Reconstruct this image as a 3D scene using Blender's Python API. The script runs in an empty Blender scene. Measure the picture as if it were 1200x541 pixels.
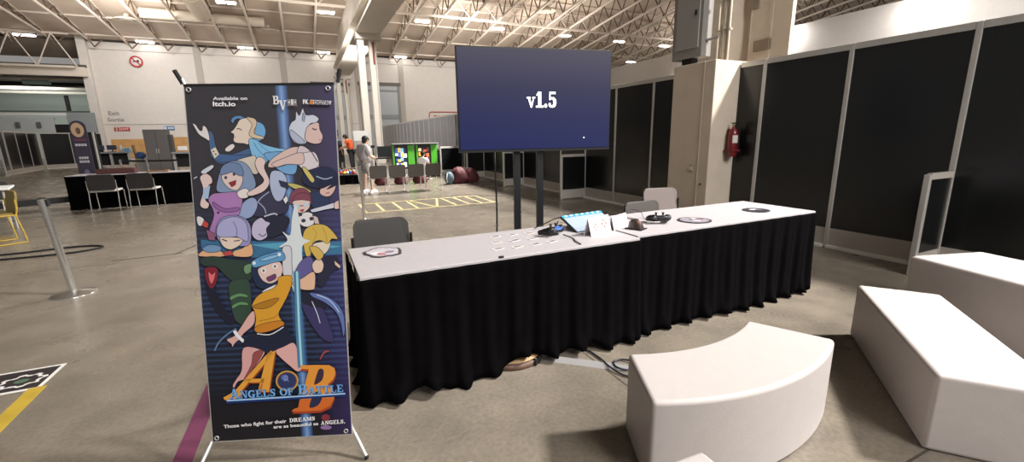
import bpy, bmesh, math, random
from mathutils import Vector, Matrix, Euler
from math import sin, cos, pi, radians, sqrt, atan2
random.seed(7)
scene = bpy.context.scene
COL = scene.collection

# ------------------------------------------------------------------ camera frame
F_PX, PITCH, ROLL, EYE = 510.0, radians(12.25), radians(1.0), 1.45
YAW = radians(-24.943)                       # camera looks 25 deg to the right of the aisle axis
def _room(v): return Vector((v.x*cos(YAW)-v.y*sin(YAW), v.x*sin(YAW)+v.y*cos(YAW), v.z))
_F = Vector((0, cos(PITCH), -sin(PITCH))); _R = Vector((1, 0, 0)); _U = _R.cross(_F)
_R2 = cos(ROLL)*_R - sin(ROLL)*_U; _U2 = cos(ROLL)*_U + sin(ROLL)*_R
CF, CR, CU = _room(_F), _room(_R2), _room(_U2)
CAM = Vector((0, 0, EYE))
def ray(x, y): return CF*F_PX + CR*(x-600) + CU*(270.5-y)
def at(x, y, z=0.0):
    d = ray(x, y); return CAM + d*((z-EYE)/d.z)
def aty(x, y, Y):
    d = ray(x, y); return CAM + d*(Y/d.y)

# ------------------------------------------------------------------ materials
MATS = {}
def mat(name, col, rough=0.6, metal=0.0, spec=0.5, vary=0.0, scale=8.0, bump=0.0, bscale=60.0, emit=None, estr=1.0, alpha=None, coat=0.0):
    if name in MATS: return MATS[name]
    m = bpy.data.materials.new(name); m.use_nodes = True
    nt = m.node_tree; b = nt.nodes['Principled BSDF']
    b.inputs['Base Color'].default_value = (*col, 1); b.inputs['Roughness'].default_value = rough
    b.inputs['Metallic'].default_value = metal; b.inputs['Specular IOR Level'].default_value = spec
    b.inputs['Coat Weight'].default_value = coat
    tc = nt.nodes.new('ShaderNodeTexCoord')
    if vary:
        n = nt.nodes.new('ShaderNodeTexNoise'); n.inputs['Scale'].default_value = scale; n.inputs['Detail'].default_value = 5
        nt.links.new(tc.outputs['Object'], n.inputs['Vector'])
        r = nt.nodes.new('ShaderNodeValToRGB')
        r.color_ramp.elements[0].position = 0.3; r.color_ramp.elements[1].position = 0.7
        r.color_ramp.elements[0].color = (*[max(0, c*(1-vary)) for c in col], 1)
        r.color_ramp.elements[1].color = (*[min(1, c*(1+vary)) for c in col], 1)
        nt.links.new(n.outputs['Fac'], r.inputs['Fac']); nt.links.new(r.outputs['Color'], b.inputs['Base Color'])
    if bump:
        n2 = nt.nodes.new('ShaderNodeTexNoise'); n2.inputs['Scale'].default_value = bscale; n2.inputs['Detail'].default_value = 3
        nt.links.new(tc.outputs['Object'], n2.inputs['Vector'])
        bp = nt.nodes.new('ShaderNodeBump'); bp.inputs['Strength'].default_value = bump; bp.inputs['Distance'].default_value = 0.01
        nt.links.new(n2.outputs['Fac'], bp.inputs['Height']); nt.links.new(bp.outputs['Normal'], b.inputs['Normal'])
    if emit:
        b.inputs['Emission Color'].default_value = (*emit, 1); b.inputs['Emission Strength'].default_value = estr
    if alpha is not None: b.inputs['Alpha'].default_value = alpha
    MATS[name] = m
    return m
def hexc(h):
    h = h.lstrip('#'); v = [int(h[i:i+2], 16)/255 for i in (0, 2, 4)]
    return tuple(c/12.92 if c <= .04045 else ((c+.055)/1.055)**2.4 for c in v)
def ink(h):                                   # printing ink of one colour
    return mat('ink_'+h.strip('#'), hexc(h), 0.55, spec=0.3)

# ------------------------------------------------------------------ mesh builder
def frame_of(d):
    d = d.normalized(); a = Vector((0, 0, 1)) if abs(d.z) < .9 else Vector((1, 0, 0))
    u = d.cross(a).normalized(); return u, d.cross(u).normalized()
class MB:
    def __init__(s): s.v = []; s.f = []; s.mi = []; s.sm = []; s.mats = []
    def m(s, mt):
        if mt not in s.mats: s.mats.append(mt)
        return s.mats.index(mt)
    def add(s, vs, fs, mt, smooth=False):
        o = len(s.v); k = s.m(mt); s.v += [tuple(p) for p in vs]
        for f in fs: s.f.append([i+o for i in f]); s.mi.append(k); s.sm.append(smooth)
        return s
    def box(s, c, d, mt, bev=0.0, rz=0.0, rot=None, seg=2):
        bm = bmesh.new(); bmesh.ops.create_cube(bm, size=1)
        for v in bm.verts: v.co = Vector((v.co.x*d[0], v.co.y*d[1], v.co.z*d[2]))
        if bev: bmesh.ops.bevel(bm, geom=list(bm.edges), offset=bev, segments=seg, profile=.5, affect='EDGES')
        M = rot if rot is not None else Matrix.Rotation(rz, 3, 'Z')
        bm.verts.index_update()
        s.add([M @ v.co + Vector(c) for v in bm.verts], [[v.index for v in f.verts] for f in bm.faces], mt, bev > 0 and seg > 2)
        bm.free(); return s
    def cyl(s, p0, p1, r0, mt, r1=None, seg=12, caps=True):
        p0, p1 = Vector(p0), Vector(p1); r1 = r0 if r1 is None else r1; u, w = frame_of(p1-p0)
        vs = []
        for p, r in ((p0, r0), (p1, r1)):
            for i in range(seg):
                a = 2*pi*i/seg; vs.append(p + u*cos(a)*r + w*sin(a)*r)
        s.add(vs, [[i, (i+1) % seg, seg+(i+1) % seg, seg+i] for i in range(seg)], mt, True)
        if caps:
            s.add(vs[:seg], [list(range(seg))[::-1]], mt); s.add(vs[seg:], [list(range(seg))], mt)
        return s
    def tube(s, pts, r, mt, seg=8, closed=False):
        pts = [Vector(p) for p in pts]; n = len(pts); vs = []; pu = None
        for i, p in enumerate(pts):
            d = (pts[(i+1) % n]-pts[i-1]) if closed else (pts[min(i+1, n-1)]-pts[max(i-1, 0)])
            d = d.normalized()
            if pu is None: u, w = frame_of(d)
            else:
                u = (pu - d*pu.dot(d)); u = u.normalized() if u.length > 1e-6 else frame_of(d)[0]; w = d.cross(u)
            pu = u
            for k in range(seg):
                a = 2*pi*k/seg; vs.append(p + u*cos(a)*r + w*sin(a)*r)
        fs = []
        for i in range(n if closed else n-1):
            j = (i+1) % n
            for k in range(seg): fs.append([i*seg+k, i*seg+(k+1) % seg, j*seg+(k+1) % seg, j*seg+k])
        s.add(vs, fs, mt, True)
        if not closed: s.add(vs[:seg], [list(range(seg))[::-1]], mt); s.add(vs[-seg:], [list(range(seg))], mt)
        return s
    def lathe(s, prof, c, mt, seg=24, M=None):
        vs = []; n = len(prof); c = Vector(c)
        for i in range(seg):
            a = 2*pi*i/seg
            for r, z in prof:
                p = Vector((r*cos(a), r*sin(a), z)); vs.append((M @ p if M else p)+c)
        fs = [[i*n+k, ((i+1) % seg)*n+k, ((i+1) % seg)*n+k+1, i*n+k+1] for i in range(seg) for k in range(n-1)]
        return s.add(vs, fs, mt, True)
    def ball(s, c, r, mt, seg=14, rings=9, M=None):
        rr = (r, r, r) if isinstance(r, (int, float)) else r
        vs = []; c = Vector(c)
        for j in range(rings+1):
            t = pi*j/rings
            for i in range(seg):
                a = 2*pi*i/seg; p = Vector((rr[0]*sin(t)*cos(a), rr[1]*sin(t)*sin(a), rr[2]*cos(t))); vs.append((M @ p if M else p)+c)
        fs = [[j*seg+i, (j+1)*seg+i, (j+1)*seg+(i+1) % seg, j*seg+(i+1) % seg] for j in range(rings) for i in range(seg)]
        return s.add(vs, fs, mt, True)
    def prism(s, poly, lo, hi, mt, mapf=None, smooth=False):
        """poly: 2-D outline (u,v); lo/hi along the third axis; mapf(u,v,w)->xyz"""
        mapf = mapf or (lambda u, v, w: (u, v, w)); n = len(poly)
        vs = [mapf(u, v, lo) for u, v in poly]+[mapf(u, v, hi) for u, v in poly]
        s.add(vs, [[i, (i+1) % n, n+(i+1) % n, n+i] for i in range(n)], mt, smooth)
        s.add(vs[:n], [list(range(n))[::-1]], mt); s.add(vs[n:], [list(range(n))], mt)
        return s
    def face(s, pts, mt): return s.add(pts, [list(range(len(pts)))], mt)
    def grid(s, rows, mt, smooth=True):
        n = len(rows[0]); vs = [p for r in rows for p in r]
        return s.add(vs, [[i*n+k, i*n+k+1, (i+1)*n+k+1, (i+1)*n+k] for i in range(len(rows)-1) for k in range(n-1)], mt, smooth)
    def build(s, name, parent=None, loc=None, rz=0.0):
        me = bpy.data.meshes.new(name); me.from_pydata(s.v, [], s.f)
        for mt in s.mats: me.materials.append(mt)
        me.polygons.foreach_set('material_index', s.mi); me.polygons.foreach_set('use_smooth', s.sm); me.update()
        o = bpy.data.objects.new(name, me); COL.objects.link(o)
        if parent: o.parent = parent
        if loc is not None: o.location = loc
        if rz: o.rotation_euler.z = rz
        return o
def tag(o, label=None, cat=None, group=None, kind=None):
    if label: o['label'] = label
    if cat: o['category'] = cat
    if group: o['group'] = group
    if kind: o['kind'] = kind
    return o
def empty(name, loc, label, cat, group=None, rz=0.0, kind=None):
    o = bpy.data.objects.new(name, None); COL.objects.link(o); o.empty_display_size = .1
    o.location = loc; o.rotation_euler.z = rz
    return tag(o, label, cat, group, kind)
KIDS = {}
def kids(o): return [c for c in bpy.data.objects if c.parent == o]
def dup(root, loc, rz=None, label=None):
    r = root.copy(); COL.objects.link(r); r.location = loc
    if rz is not None: r.rotation_euler.z = rz
    if label: r['label'] = label
    for ch in kids(root):
        c = ch.copy(); COL.objects.link(c); c.parent = r
        for g in kids(ch):
            d = g.copy(); COL.objects.link(d); d.parent = c
    return r
def struct(mb, name, label=None, **k):
    o = mb.build(name, **k); o['kind'] = 'structure'
    if label: o['label'] = label
    return o
def rrect(x0, y0, x1, y1, r, n=5):
    pts = []
    for cx, cy, a0 in ((x1-r, y1-r, 0), (x0+r, y1-r, pi/2), (x0+r, y0+r, pi), (x1-r, y0+r, 1.5*pi)):
        for i in range(n+1):
            a = a0+pi/2*i/n; pts.append((cx+r*cos(a), cy+r*sin(a)))
    return pts
def spline(pts, n=6, closed=False):
    pts = [Vector(p) for p in pts]; out = []; N = len(pts)
    for i in range(N if closed else N-1):
        g = (lambda k: pts[k % N]) if closed else (lambda k: pts[max(0, min(N-1, k))])
        p0, p1, p2, p3 = g(i-1), g(i), g(i+1), g(i+2)
        for k in range(n):
            t = k/n
            out.append(.5*((2*p1)+(p2-p0)*t+(2*p0-5*p1+4*p2-p3)*t*t+(3*p1-p0-3*p2+p3)*t**3))
    if not closed: out.append(pts[-1])
    return out
_TXT = {}
def text2d(s, bold=0.0):
    """flat outline of a line of sans text as (verts, faces), height of caps about 0.7"""
    if (s, bold) in _TXT: return _TXT[(s, bold)]
    cu = bpy.data.curves.new('t', 'FONT'); cu.body = s; cu.offset = bold; cu.resolution_u = 3
    o = bpy.data.objects.new('t', cu); COL.objects.link(o); bpy.context.view_layer.update()
    me = bpy.data.meshes.new_from_object(o.evaluated_get(bpy.context.evaluated_depsgraph_get()))
    vs = [(v.co.x, v.co.y) for v in me.vertices]; fs = [list(p.vertices) for p in me.polygons]
    bpy.data.objects.remove(o); bpy.data.curves.remove(cu); bpy.data.meshes.remove(me)
    _TXT[(s, bold)] = (vs, fs); return vs, fs
def put_text(mb, s, mt, mapf, width, height, bold=0.0):
    """text stretched to width x height (cap height), origin lower left; mapf(u,v)->xyz"""
    vs, fs = text2d(s, bold)
    x0 = min(v[0] for v in vs); x1 = max(v[0] for v in vs)
    mb.add([mapf((x-x0)/(x1-x0)*width, y/.7*height) for x, y in vs], fs, mt)
# ---- slab-serif capitals made of strokes (unit cap height)
def ribbon(pts, w):
    out = []
    P = [Vector((p[0], p[1])) for p in pts]; L = []; R = []
    for i, p in enumerate(P):
        d = (P[min(i+1, len(P)-1)]-P[max(i-1, 0)]).normalized(); n = Vector((-d.y, d.x))
        ww = w[i] if isinstance(w, (list, tuple)) else w
        L.append(p+n*ww/2); R.append(p-n*ww/2)
    return [[tuple(R[i]), tuple(R[i+1]), tuple(L[i+1]), tuple(L[i])] for i in range(len(P)-1)]
def rc(x0, y0, x1, y1): return [[(x0, y0), (x1, y0), (x1, y1), (x0, y1)]]
def arc(cx, cy, rx, ry, a0, a1, n=14): return [(cx+rx*cos(radians(a0+(a1-a0)*i/n)), cy+ry*sin(radians(a0+(a1-a0)*i/n))) for i in range(n+1)]
def glyph(ch):
    S, T = .24, .11                          # stem, thin
    if ch == 'A': return .98, [[(.10, 0), (.20, 0), (.52, 1), (.42, 1)], [(.62, 0), (.90, 0), (.58, 1), (.38, 1)]]+rc(.25, .28, .72, .39)+rc(0, 0, .34, .11)+rc(.54, 0, 1, .11)
    if ch == 'N': return 1.0, rc(.12, 0, .24, 1)+rc(.76, 0, .88, 1)+[[(.12, 1), (.36, 1), (.88, 0), (.66, 0)]]+rc(0, 0, .36, .11)+rc(0, .89, .30, 1)+rc(.64, .89, 1, 1)
    if ch == 'G': return .98, ribbon(arc(.5, .5, .38, .42, 50, 300), [.1]+[.15]*3+[.24]*7+[.15]*3+[.1])+rc(.62, .0, .86, .42)+rc(.5, .38, .98, .49)+rc(.74, .66, .84, 1)
    if ch == 'E': return .88, rc(.10, 0, .10+S, 1)+rc(0, 0, .84, T)+rc(0, 1-T, .80, 1)+rc(.3, .46, .6, .56)+rc(.74, 0, .84, .32)+rc(.70, .70, .80, 1)+rc(.54, .36, .62, .66)
    if ch == 'L': return .86, rc(.10, 0, .10+S, 1)+rc(0, 0, .82, T)+rc(0, .89, .44, 1)+rc(.72, 0, .82, .36)
    if ch == 'S': return .78, ribbon([(.66, .78), (.6, .9), (.4, .93), (.2, .86), (.16, .72), (.28, .58), (.5, .48), (.62, .34), (.58, .16), (.4, .07), (.2, .09), (.12, .24)], [.1, .11, .13, .18, .22, .24, .24, .22, .18, .13, .11, .1])+rc(.62, .66, .71, 1)+rc(.06, 0, .15, .34)
    if ch == 'O': return 1.0, ribbon(arc(.5, .5, .38, .43, 90, 450, 20), [.12, .14, .18, .22, .25, .25, .25, .22, .18, .14, .12]+[.14, .18, .22, .25, .25, .25, .22, .18, .14, .12])
    if ch == 'F': return .84, rc(.10, 0, .10+S, 1)+rc(0, 0, .46, T)+rc(0, 1-T, .80, 1)+rc(.3, .46, .6, .56)+rc(.70, .68, .80, 1)+rc(.54, .36, .62, .66)
    if ch == 'B': return .92, rc(.10, 0, .10+S, 1)+rc(0, 0, .5, T)+rc(0, 1-T, .5, 1)+rc(.3, .46, .55, .57)+ribbon(arc(.48, .75, .24, .2, 90, -90, 10), [.11, .14, .18, .22, .24, .24, .24, .22, .18, .14, .11])+ribbon(arc(.5, .28, .28, .225, 90, -90, 10), [.11, .14, .18, .22, .24, .24, .24, .22, .18, .14, .11])
    if ch == 'T': return .92, rc(.34, 0, .34+S, 1)+rc(.2, 0, .72, T)+rc(.02, 1-T, .90, 1)+rc(.02, .66, .11, 1)+rc(.81, .66, .90, 1)
    if ch == 'V': return .98, [[(.10, 1), (.38, 1), (.60, 0), (.44, 0)], [(.78, 1), (.88, 1), (.60, 0), (.46, 0)]]+rc(0, .89, .46, 1)+rc(.64, .89, 1, 1)
    if ch == 'v': return .72, [[(.08, .66), (.28, .66), (.45, 0), (.33, 0)], [(.56, .66), (.65, .66), (.45, 0), (.34, 0)]]+rc(0, .58, .34, .67)+rc(.48, .58, .73, .67)
    if ch == 'D': return .98, rc(.12, 0, .12+S, 1)+rc(0, 0, .45, T)+rc(0, 1-T, .45, 1)+ribbon(arc(.42, .5, .42, .44, 90, -90, 14), [.11, .12, .15, .18, .21, .24, .25, .26, .25, .24, .21, .18, .15, .12, .11])
    if ch == 'R': return 1.0, rc(.12, 0, .12+S, 1)+rc(0, 0, .46, T)+rc(0, 1-T, .5, 1)+rc(.3, .44, .55, .54)+ribbon(arc(.48, .74, .24, .2, 90, -90, 10), [.11, .14, .18, .22, .24, .24, .24, .22, .18, .14, .11])+[[(.46, .50), (.70, .48), (.96, 0), (.68, 0)]]
    if ch == 'M': return 1.2, rc(.12, 0, .23, 1)+rc(.86, 0, 1.10, 1)+[[(.12, 1), (.36, 1), (.66, .1), (.50, .1)], [(.86, 1), (1.0, 1), (.64, .1), (.54, .1)]]+rc(0, 0, .36, .11)+rc(.74, 0, 1.22, .11)+rc(0, .89, .30, 1)+rc(.9, .89, 1.22, 1)
    if ch == '1': return .70, rc(.24, 0, .50, 1)+rc(.04, 0, .70, .12)+[[(.04, .74), (.30, .80), (.34, 1), (.24, 1)]]
    if ch == '.': return .34, [arc(.16, .12, .13, .13, 0, 342, 19)]
    if ch == '5': return .76, rc(.12, .86, .66, 1)+rc(.12, .48, .22, 1)+ribbon([(.15, .5), (.3, .6), (.46, .58), (.58, .46), (.6, .3), (.54, .14), (.4, .07), (.22, .07), (.1, .16)], [.1, .12, .18, .25, .27, .24, .16, .12, .14])+[arc(.15, .2, .1, .1, 0, 340, 17)]
    return .5, []
def put_slab(mb, s, mt, mapf, width, sizes=None, gap=.05):
    """slab lettering filling width; sizes: relative height of each character"""
    sizes = sizes or [1]*len(s); tot = sum(((glyph(c)[0] if c != ' ' else .45)+gap)*z for c, z in zip(s, sizes)); k = width/tot; x = 0
    for c, z in zip(s, sizes):
        if c == ' ': x += (.45+gap)*z; continue
        w, polys = glyph(c)
        for p in polys: mb.face([mapf((x+u*z)*k, v*z) for u, v in p], mt)
        x += (w+gap)*z

# ================================================================== SETTING
def floor_material():
    m = bpy.data.materials.new('polished_concrete'); m.use_nodes = True; nt = m.node_tree; L = nt.links.new
    b = nt.nodes['Principled BSDF']; tc = nt.nodes.new('ShaderNodeTexCoord')
    def noise(sc, det=6, dist=0):
        n = nt.nodes.new('ShaderNodeTexNoise'); n.inputs['Scale'].default_value = sc; n.inputs['Detail'].default_value = det; n.inputs['Distortion'].default_value = dist
        L(tc.outputs['Object'], n.inputs['Vector']); return n
    def ramp(fac, c0, c1, p0=.3, p1=.7):
        r = nt.nodes.new('ShaderNodeValToRGB'); r.color_ramp.elements[0].position = p0; r.color_ramp.elements[1].position = p1
        r.color_ramp.elements[0].color = (*c0, 1); r.color_ramp.elements[1].color = (*c1, 1); L(fac, r.inputs['Fac']); return r
    def mix(a, c, fac, mode='MULTIPLY'):
        x = nt.nodes.new('ShaderNodeMix'); x.data_type = 'RGBA'; x.blend_type = mode
        if isinstance(fac, float): x.inputs[0].default_value = fac
        else: L(fac, x.inputs[0])
        L(a, x.inputs[6]); L(c, x.inputs[7]); return x.outputs[2]
    big = ramp(noise(.45, 4, .6).outputs['Fac'], (.172, .148, .118), (.262, .228, .186))
    mid = ramp(noise(3.2, 7, .3).outputs['Fac'], (.80, .80, .80), (1.12, 1.1, 1.08), .32, .68)
    fine = ramp(noise(42, 3).outputs['Fac'], (.82, .82, .82), (1.06, 1.06, 1.05), .36, .6)
    col = mix(mix(big.outputs['Color'], mid.outputs['Color'], 1.0), fine.outputs['Color'], .8)
    spk = ramp(noise(95, 2).outputs['Fac'], (.30, .26, .22), (1, 1, 1), .27, .33)      # dark aggregate specks
    col = mix(col, spk.outputs['Color'], .6)
    # sawn joints every few metres
    sep = nt.nodes.new('ShaderNodeSeparateXYZ'); L(tc.outputs['Object'], sep.inputs[0])
    jm = None
    for ax, per, off in (('X', 6.0, 1.58), ('Y', 6.0, 6.78)):
        s1 = nt.nodes.new('ShaderNodeMath'); s1.operation = 'SUBTRACT'; s1.inputs[1].default_value = off; L(sep.outputs[ax], s1.inputs[0])
        pp = nt.nodes.new('ShaderNodeMath'); pp.operation = 'PINGPONG'; pp.inputs[1].default_value = per/2; L(s1.outputs[0], pp.inputs[0])
        lt = nt.nodes.new('ShaderNodeMath'); lt.operation = 'LESS_THAN'; lt.inputs[1].default_value = .006; L(pp.outputs[0], lt.inputs[0])
        if jm is None: jm = lt.outputs[0]
        else:
            mx = nt.nodes.new('ShaderNodeMath'); mx.operation = 'MAXIMUM'; L(jm, mx.inputs[0]); L(lt.outputs[0], mx.inputs[1]); jm = mx.outputs[0]
    dark = nt.nodes.new('ShaderNodeRGB'); dark.outputs[0].default_value = (.07, .06, .05, 1)
    col = mix(col, dark.outputs[0], jm, 'MIX')
    L(col, b.inputs['Base Color'])
    rr = nt.nodes.new('ShaderNodeMapRange'); rr.inputs['To Min'].default_value = .17; rr.inputs['To Max'].default_value = .40
    L(noise(1.3, 6, .5).outputs['Fac'], rr.inputs['Value']); L(rr.outputs[0], b.inputs['Roughness'])
    b.inputs['Specular IOR Level'].default_value = .5
    bp = nt.nodes.new('ShaderNodeBump'); bp.inputs['Strength'].default_value = .12; bp.inputs['Distance'].default_value = .004
    L(noise(35, 4).outputs['Fac'], bp.inputs['Height']); L(bp.outputs['Normal'], b.inputs['Normal'])
    return m
f = MB(); f.box((0, 30, -.1), (110, 84, .2), floor_material()); struct(f, 'floor', 'polished grey brown concrete hall floor')

WALLM = mat('white_block_wall', hexc('d9d2cb'), .8, vary=.03, scale=3, bump=.15, bscale=6)
SEAM = mat('wall_seam', hexc('b5aea6'), .8)
STEEL = mat('cream_painted_steel', hexc('e2d6c8'), .55)
DECK = mat('roof_deck', hexc('cdbcab'), .85, vary=.10, scale=.5)
WY = 48.0
def zj(y): return 9.45+.125*(WY-y)                 # underside of the roof joists: the roof falls towards the far wall
def zd(y): return min(zj(y)+1.55, 9.62+.24*(WY-y))  # roof deck over the joists, which taper at the wall
WEB = mat('joist_web_shade', hexc('6f5c4b'), .6)  # same steel as the chords; shade on the webs painted in as brown
w = MB()
w.box((15, WY+.2, 5.5), (59.9, .4, 11), WALLM)
w.box((15, WY-.02, 3.0), (59.9, .05, .05), SEAM)
w.box((15, WY-.02, 8.9), (59.9, .05, .05), SEAM)
for x in (-7.6, -1.0, 5.6, 9.9, 18.8, 25.4, 32): w.box((x, WY-.03, 5.5), (.5, .07, 11), SEAM)
struct(w, 'wall_back', 'high white hall wall across the far end')
p = MB(); p.box((-15.1, WY-.1, 5.3), (.55, .7, 10.6), WALLM); struct(p, 'pillar_corner', 'white pier at the left end of the far wall')
w = MB(); w.box((34.2, 20, 4.57), (.4, 60, 9.14), WALLM); struct(w, 'wall_right', 'white hall wall beyond the black partition')
d = MB(); YS = [52, 48.2, 45, 42, 39, 36, 33, 30, 24, 16, 6, -6]
d.grid([[(-44, y, zd(y)) for y in YS], [(80, y, zd(y)) for y in YS]], DECK, False); d.grid([[(-44, y, zd(y)+.12) for y in YS], [(80, y, zd(y)+.12) for y in YS]], DECK, False)
for k in range(14):
    y = 8+3*k; d.box((18, y, zd(y)-.07), (124, .10, .12), STEEL)
d.box((1, WY-.05, 9.55), (90, .12, .14), mat('eaves_shadow', hexc('3d3530'), .8))  # dark strip painted in for the shadow gap at the wall top
struct(d, 'ceiling', 'tan metal roof deck on cream open-web joists')
# roof joists
JOISTX = [-14.56+2.34*i for i in range(-9, 38)]
def joist_mesh():
    m = MB(); y0, y1 = 15.0, 47.9; P = lambda y, t: (0, y, zj(y)+t*(zd(y)-.08-zj(y)))
    m.cyl(P(y0, 0), P(y1, 0), .095, STEEL, seg=6); YY = [47.9, 45, 42, 38, 30, 15]
    for a, b in zip(YY[:-1], YY[1:]): m.cyl(P(a, 1), P(b, 1), .06, STEEL, seg=6)
    y = y1-.9; up = False
    while y > y0+1.2:
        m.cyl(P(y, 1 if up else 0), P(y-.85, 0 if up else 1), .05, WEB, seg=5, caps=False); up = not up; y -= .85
    tip = (.5, 46.9, 8.88)                          # V bracket hanging at the wall end
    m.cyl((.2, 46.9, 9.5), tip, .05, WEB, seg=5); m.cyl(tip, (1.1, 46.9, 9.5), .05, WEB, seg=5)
    return m
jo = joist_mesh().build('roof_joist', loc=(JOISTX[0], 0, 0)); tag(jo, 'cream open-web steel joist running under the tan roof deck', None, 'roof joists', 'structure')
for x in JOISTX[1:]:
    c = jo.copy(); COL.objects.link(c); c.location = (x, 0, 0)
# cross trusses
def cross_truss(y, x0, x1, name, label, depth=1.3, z0=None):
    m = MB(); z = (zj(y) if z0 is None else z0)-.12
    m.box(((x0+x1)/2, y, z), (x1-x0, .16, .16), STEEL); m.box(((x0+x1)/2, y, z+depth), (x1-x0, .14, .14), STEEL)
    x = x0; up = True
    while x < x1-.5:
        m.cyl((x, y, z+(depth if up else 0)), (x+1.15, y, z+(0 if up else depth)), .05, STEEL, seg=5, caps=False); x += 1.15; up = not up
    struct(m, name, label)
cross_truss(36.1, -36, 40, 'ceiling_beam', 'cream truss crossing the joists in mid hall')
cross_truss(26.0, -36, 40, 'ceiling_beam', 'cream truss crossing the joists nearer the table')
cross_truss(46.6, -44, -15.4, 'ceiling_beam', 'cream truss with V webs over the left side opening', 2.4, 7.4)
# girder on columns along the aisle
GIRD = mat('girder_paint', hexc('ded6ca'), .6, vary=.03, scale=1)
g = MB(); g.box((4.0, 26, 8.35), (1.25, 44, .14), GIRD); g.box((4.0, 26, 7.42), (1.35, 44, .12), GIRD); g.box((3.75, 26, 7.9), (.12, 44, .9), GIRD); g.box((4.25, 26, 7.9), (.12, 44, .9), GIRD)
g.box((4.0, 26, 9.6), (.5, 44, 2.4), GIRD)
struct(g, 'ceiling_beam', 'deep cream girder along the hall on white columns')
for y, lab in ((28.0, 'white column under the girder behind the standing person'), (46.0, 'white column where the girder meets the far wall')):
    m = MB()
    for dx, wx in (-.45, .38), (.20, .40):
        m.box((4.0+dx, y, 3.7), (wx, .55, 7.4), GIRD, .03); m.box((4.0+dx, y, .25), (wx+.12, .7, .5), GIRD)
    m.box((4.30, y-.29, 3.7), (.06, .04, 7.4), SEAM); m.box((4.0, y, 7.2), (1.4, .8, .35), GIRD)
    m.box((4.22, y-.30, 6.3), (.10, .06, 1.2), mat('rust_red', hexc('8a4a38'), .7))
    struct(m, 'column', lab)
# left hall beyond the pier
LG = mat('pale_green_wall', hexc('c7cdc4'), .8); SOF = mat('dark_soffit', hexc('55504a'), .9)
w = MB(); w.box((-45, 64, 3.4), (70, .4, 6.8), LG); w.box((-45, 63.7, 4.86), (70, .15, .14), mat('wall_groove', hexc('6f746e'), .8))
w.box((-22.3, 63.7, 5.7), (.3, .3, 1.6), mat('dark_downpipe', hexc('2c2a29'), .6))
struct(w, 'wall_left', 'pale green wall of the next hall at far left')
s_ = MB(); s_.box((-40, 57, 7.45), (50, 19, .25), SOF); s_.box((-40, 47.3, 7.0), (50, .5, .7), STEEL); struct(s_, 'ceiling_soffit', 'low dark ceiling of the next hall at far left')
t_ = MB()
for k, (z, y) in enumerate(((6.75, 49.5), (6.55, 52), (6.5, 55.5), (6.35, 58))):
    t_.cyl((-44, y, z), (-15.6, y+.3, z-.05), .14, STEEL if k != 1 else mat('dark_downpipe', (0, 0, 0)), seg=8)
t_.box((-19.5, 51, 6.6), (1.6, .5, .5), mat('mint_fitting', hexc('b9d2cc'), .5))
struct(t_, 'ceiling_pipes', 'pipes under the low ceiling of the next hall')
w = MB(); VAL = mat('pale_grey_valance', hexc('b6bcbd'), .7); BLK = mat('flat_black', hexc('121214'), .8)
w.box((-25.9, 45.5, 2.90), (18.0, .3, 1.05), VAL); w.box((-24.6, 45.4, 3.66), (17.0, .35, .20), mat('white_band', hexc('dde0de'), .6))
for x in (-18.9, -17.75, -20.3, -22.0): w.box((x, 45.3, 2.9), (.22, .1, .40), mat('slate_slot', hexc('5c6164'), .7))
w.box((-15.35, 45.6, 1.9), (1.6, .3, 3.8), mat('slate_panel', hexc('8b9194'), .7)); w.box((-16.5, 45.5, 2.55), (.8, .3, .75), BLK)
struct(w, 'trim_1', 'pale grey fascia band over the black booths at far left')
w = MB(); OAK = mat('orange_wood', hexc('c99a5f'), .5, vary=.12, scale=2)
w.box((-12.6, 47.93, 1.0), (3.9, .06, 1.55), OAK); w.box((-9.2, 47.93, 1.0), (2.4, .06, 1.8), OAK); struct(w, 'trim_2', 'orange wooden dado along the foot of the white wall')
# loading doors in the far wall
DG = mat('grey_roller_door', hexc('a9aeb2'), .5, metal=.1); DF = mat('door_frame_grey', hexc('8d8a86'), .6)
def door(x0, x1, ztop, nm, lab):
    m = MB(); cx = (x0+x1)/2; m.box((cx, WY-.05, ztop/2), (x1-x0, .12, ztop), DG)
    for x in (x0-.12, x1+.12): m.box((x, WY-.08, ztop/2), (.24, .2, ztop), DF)
    m.box((cx, WY-.09, ztop+.15), (x1-x0+.7, .25, .32), mat('door_head', hexc('6e6660'), .7)); m.box((cx, WY-.13, ztop-.5), (x1-x0, .08, .16), DF)
    m.box((cx, WY-.13, ztop*.54), (x1-x0, .06, .45), mat('door_slot', hexc('8c9094'), .6))
    o = struct(m, nm, lab)
    h = MB(); h.box((cx-.7, WY-.16, ztop*.32), (.18, .08, .7), BLK); h.box((cx+.2, WY-.16, ztop*.32), (.14, .08, .6), BLK); h.build('handle', o)
door(5.9, 9.4, 6.75, 'door_1', 'grey loading door left of the pale pink wall stretch')
door(1.5, 4.4, 6.6, 'door_2', 'grey loading door half hidden by the white columns')
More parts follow.
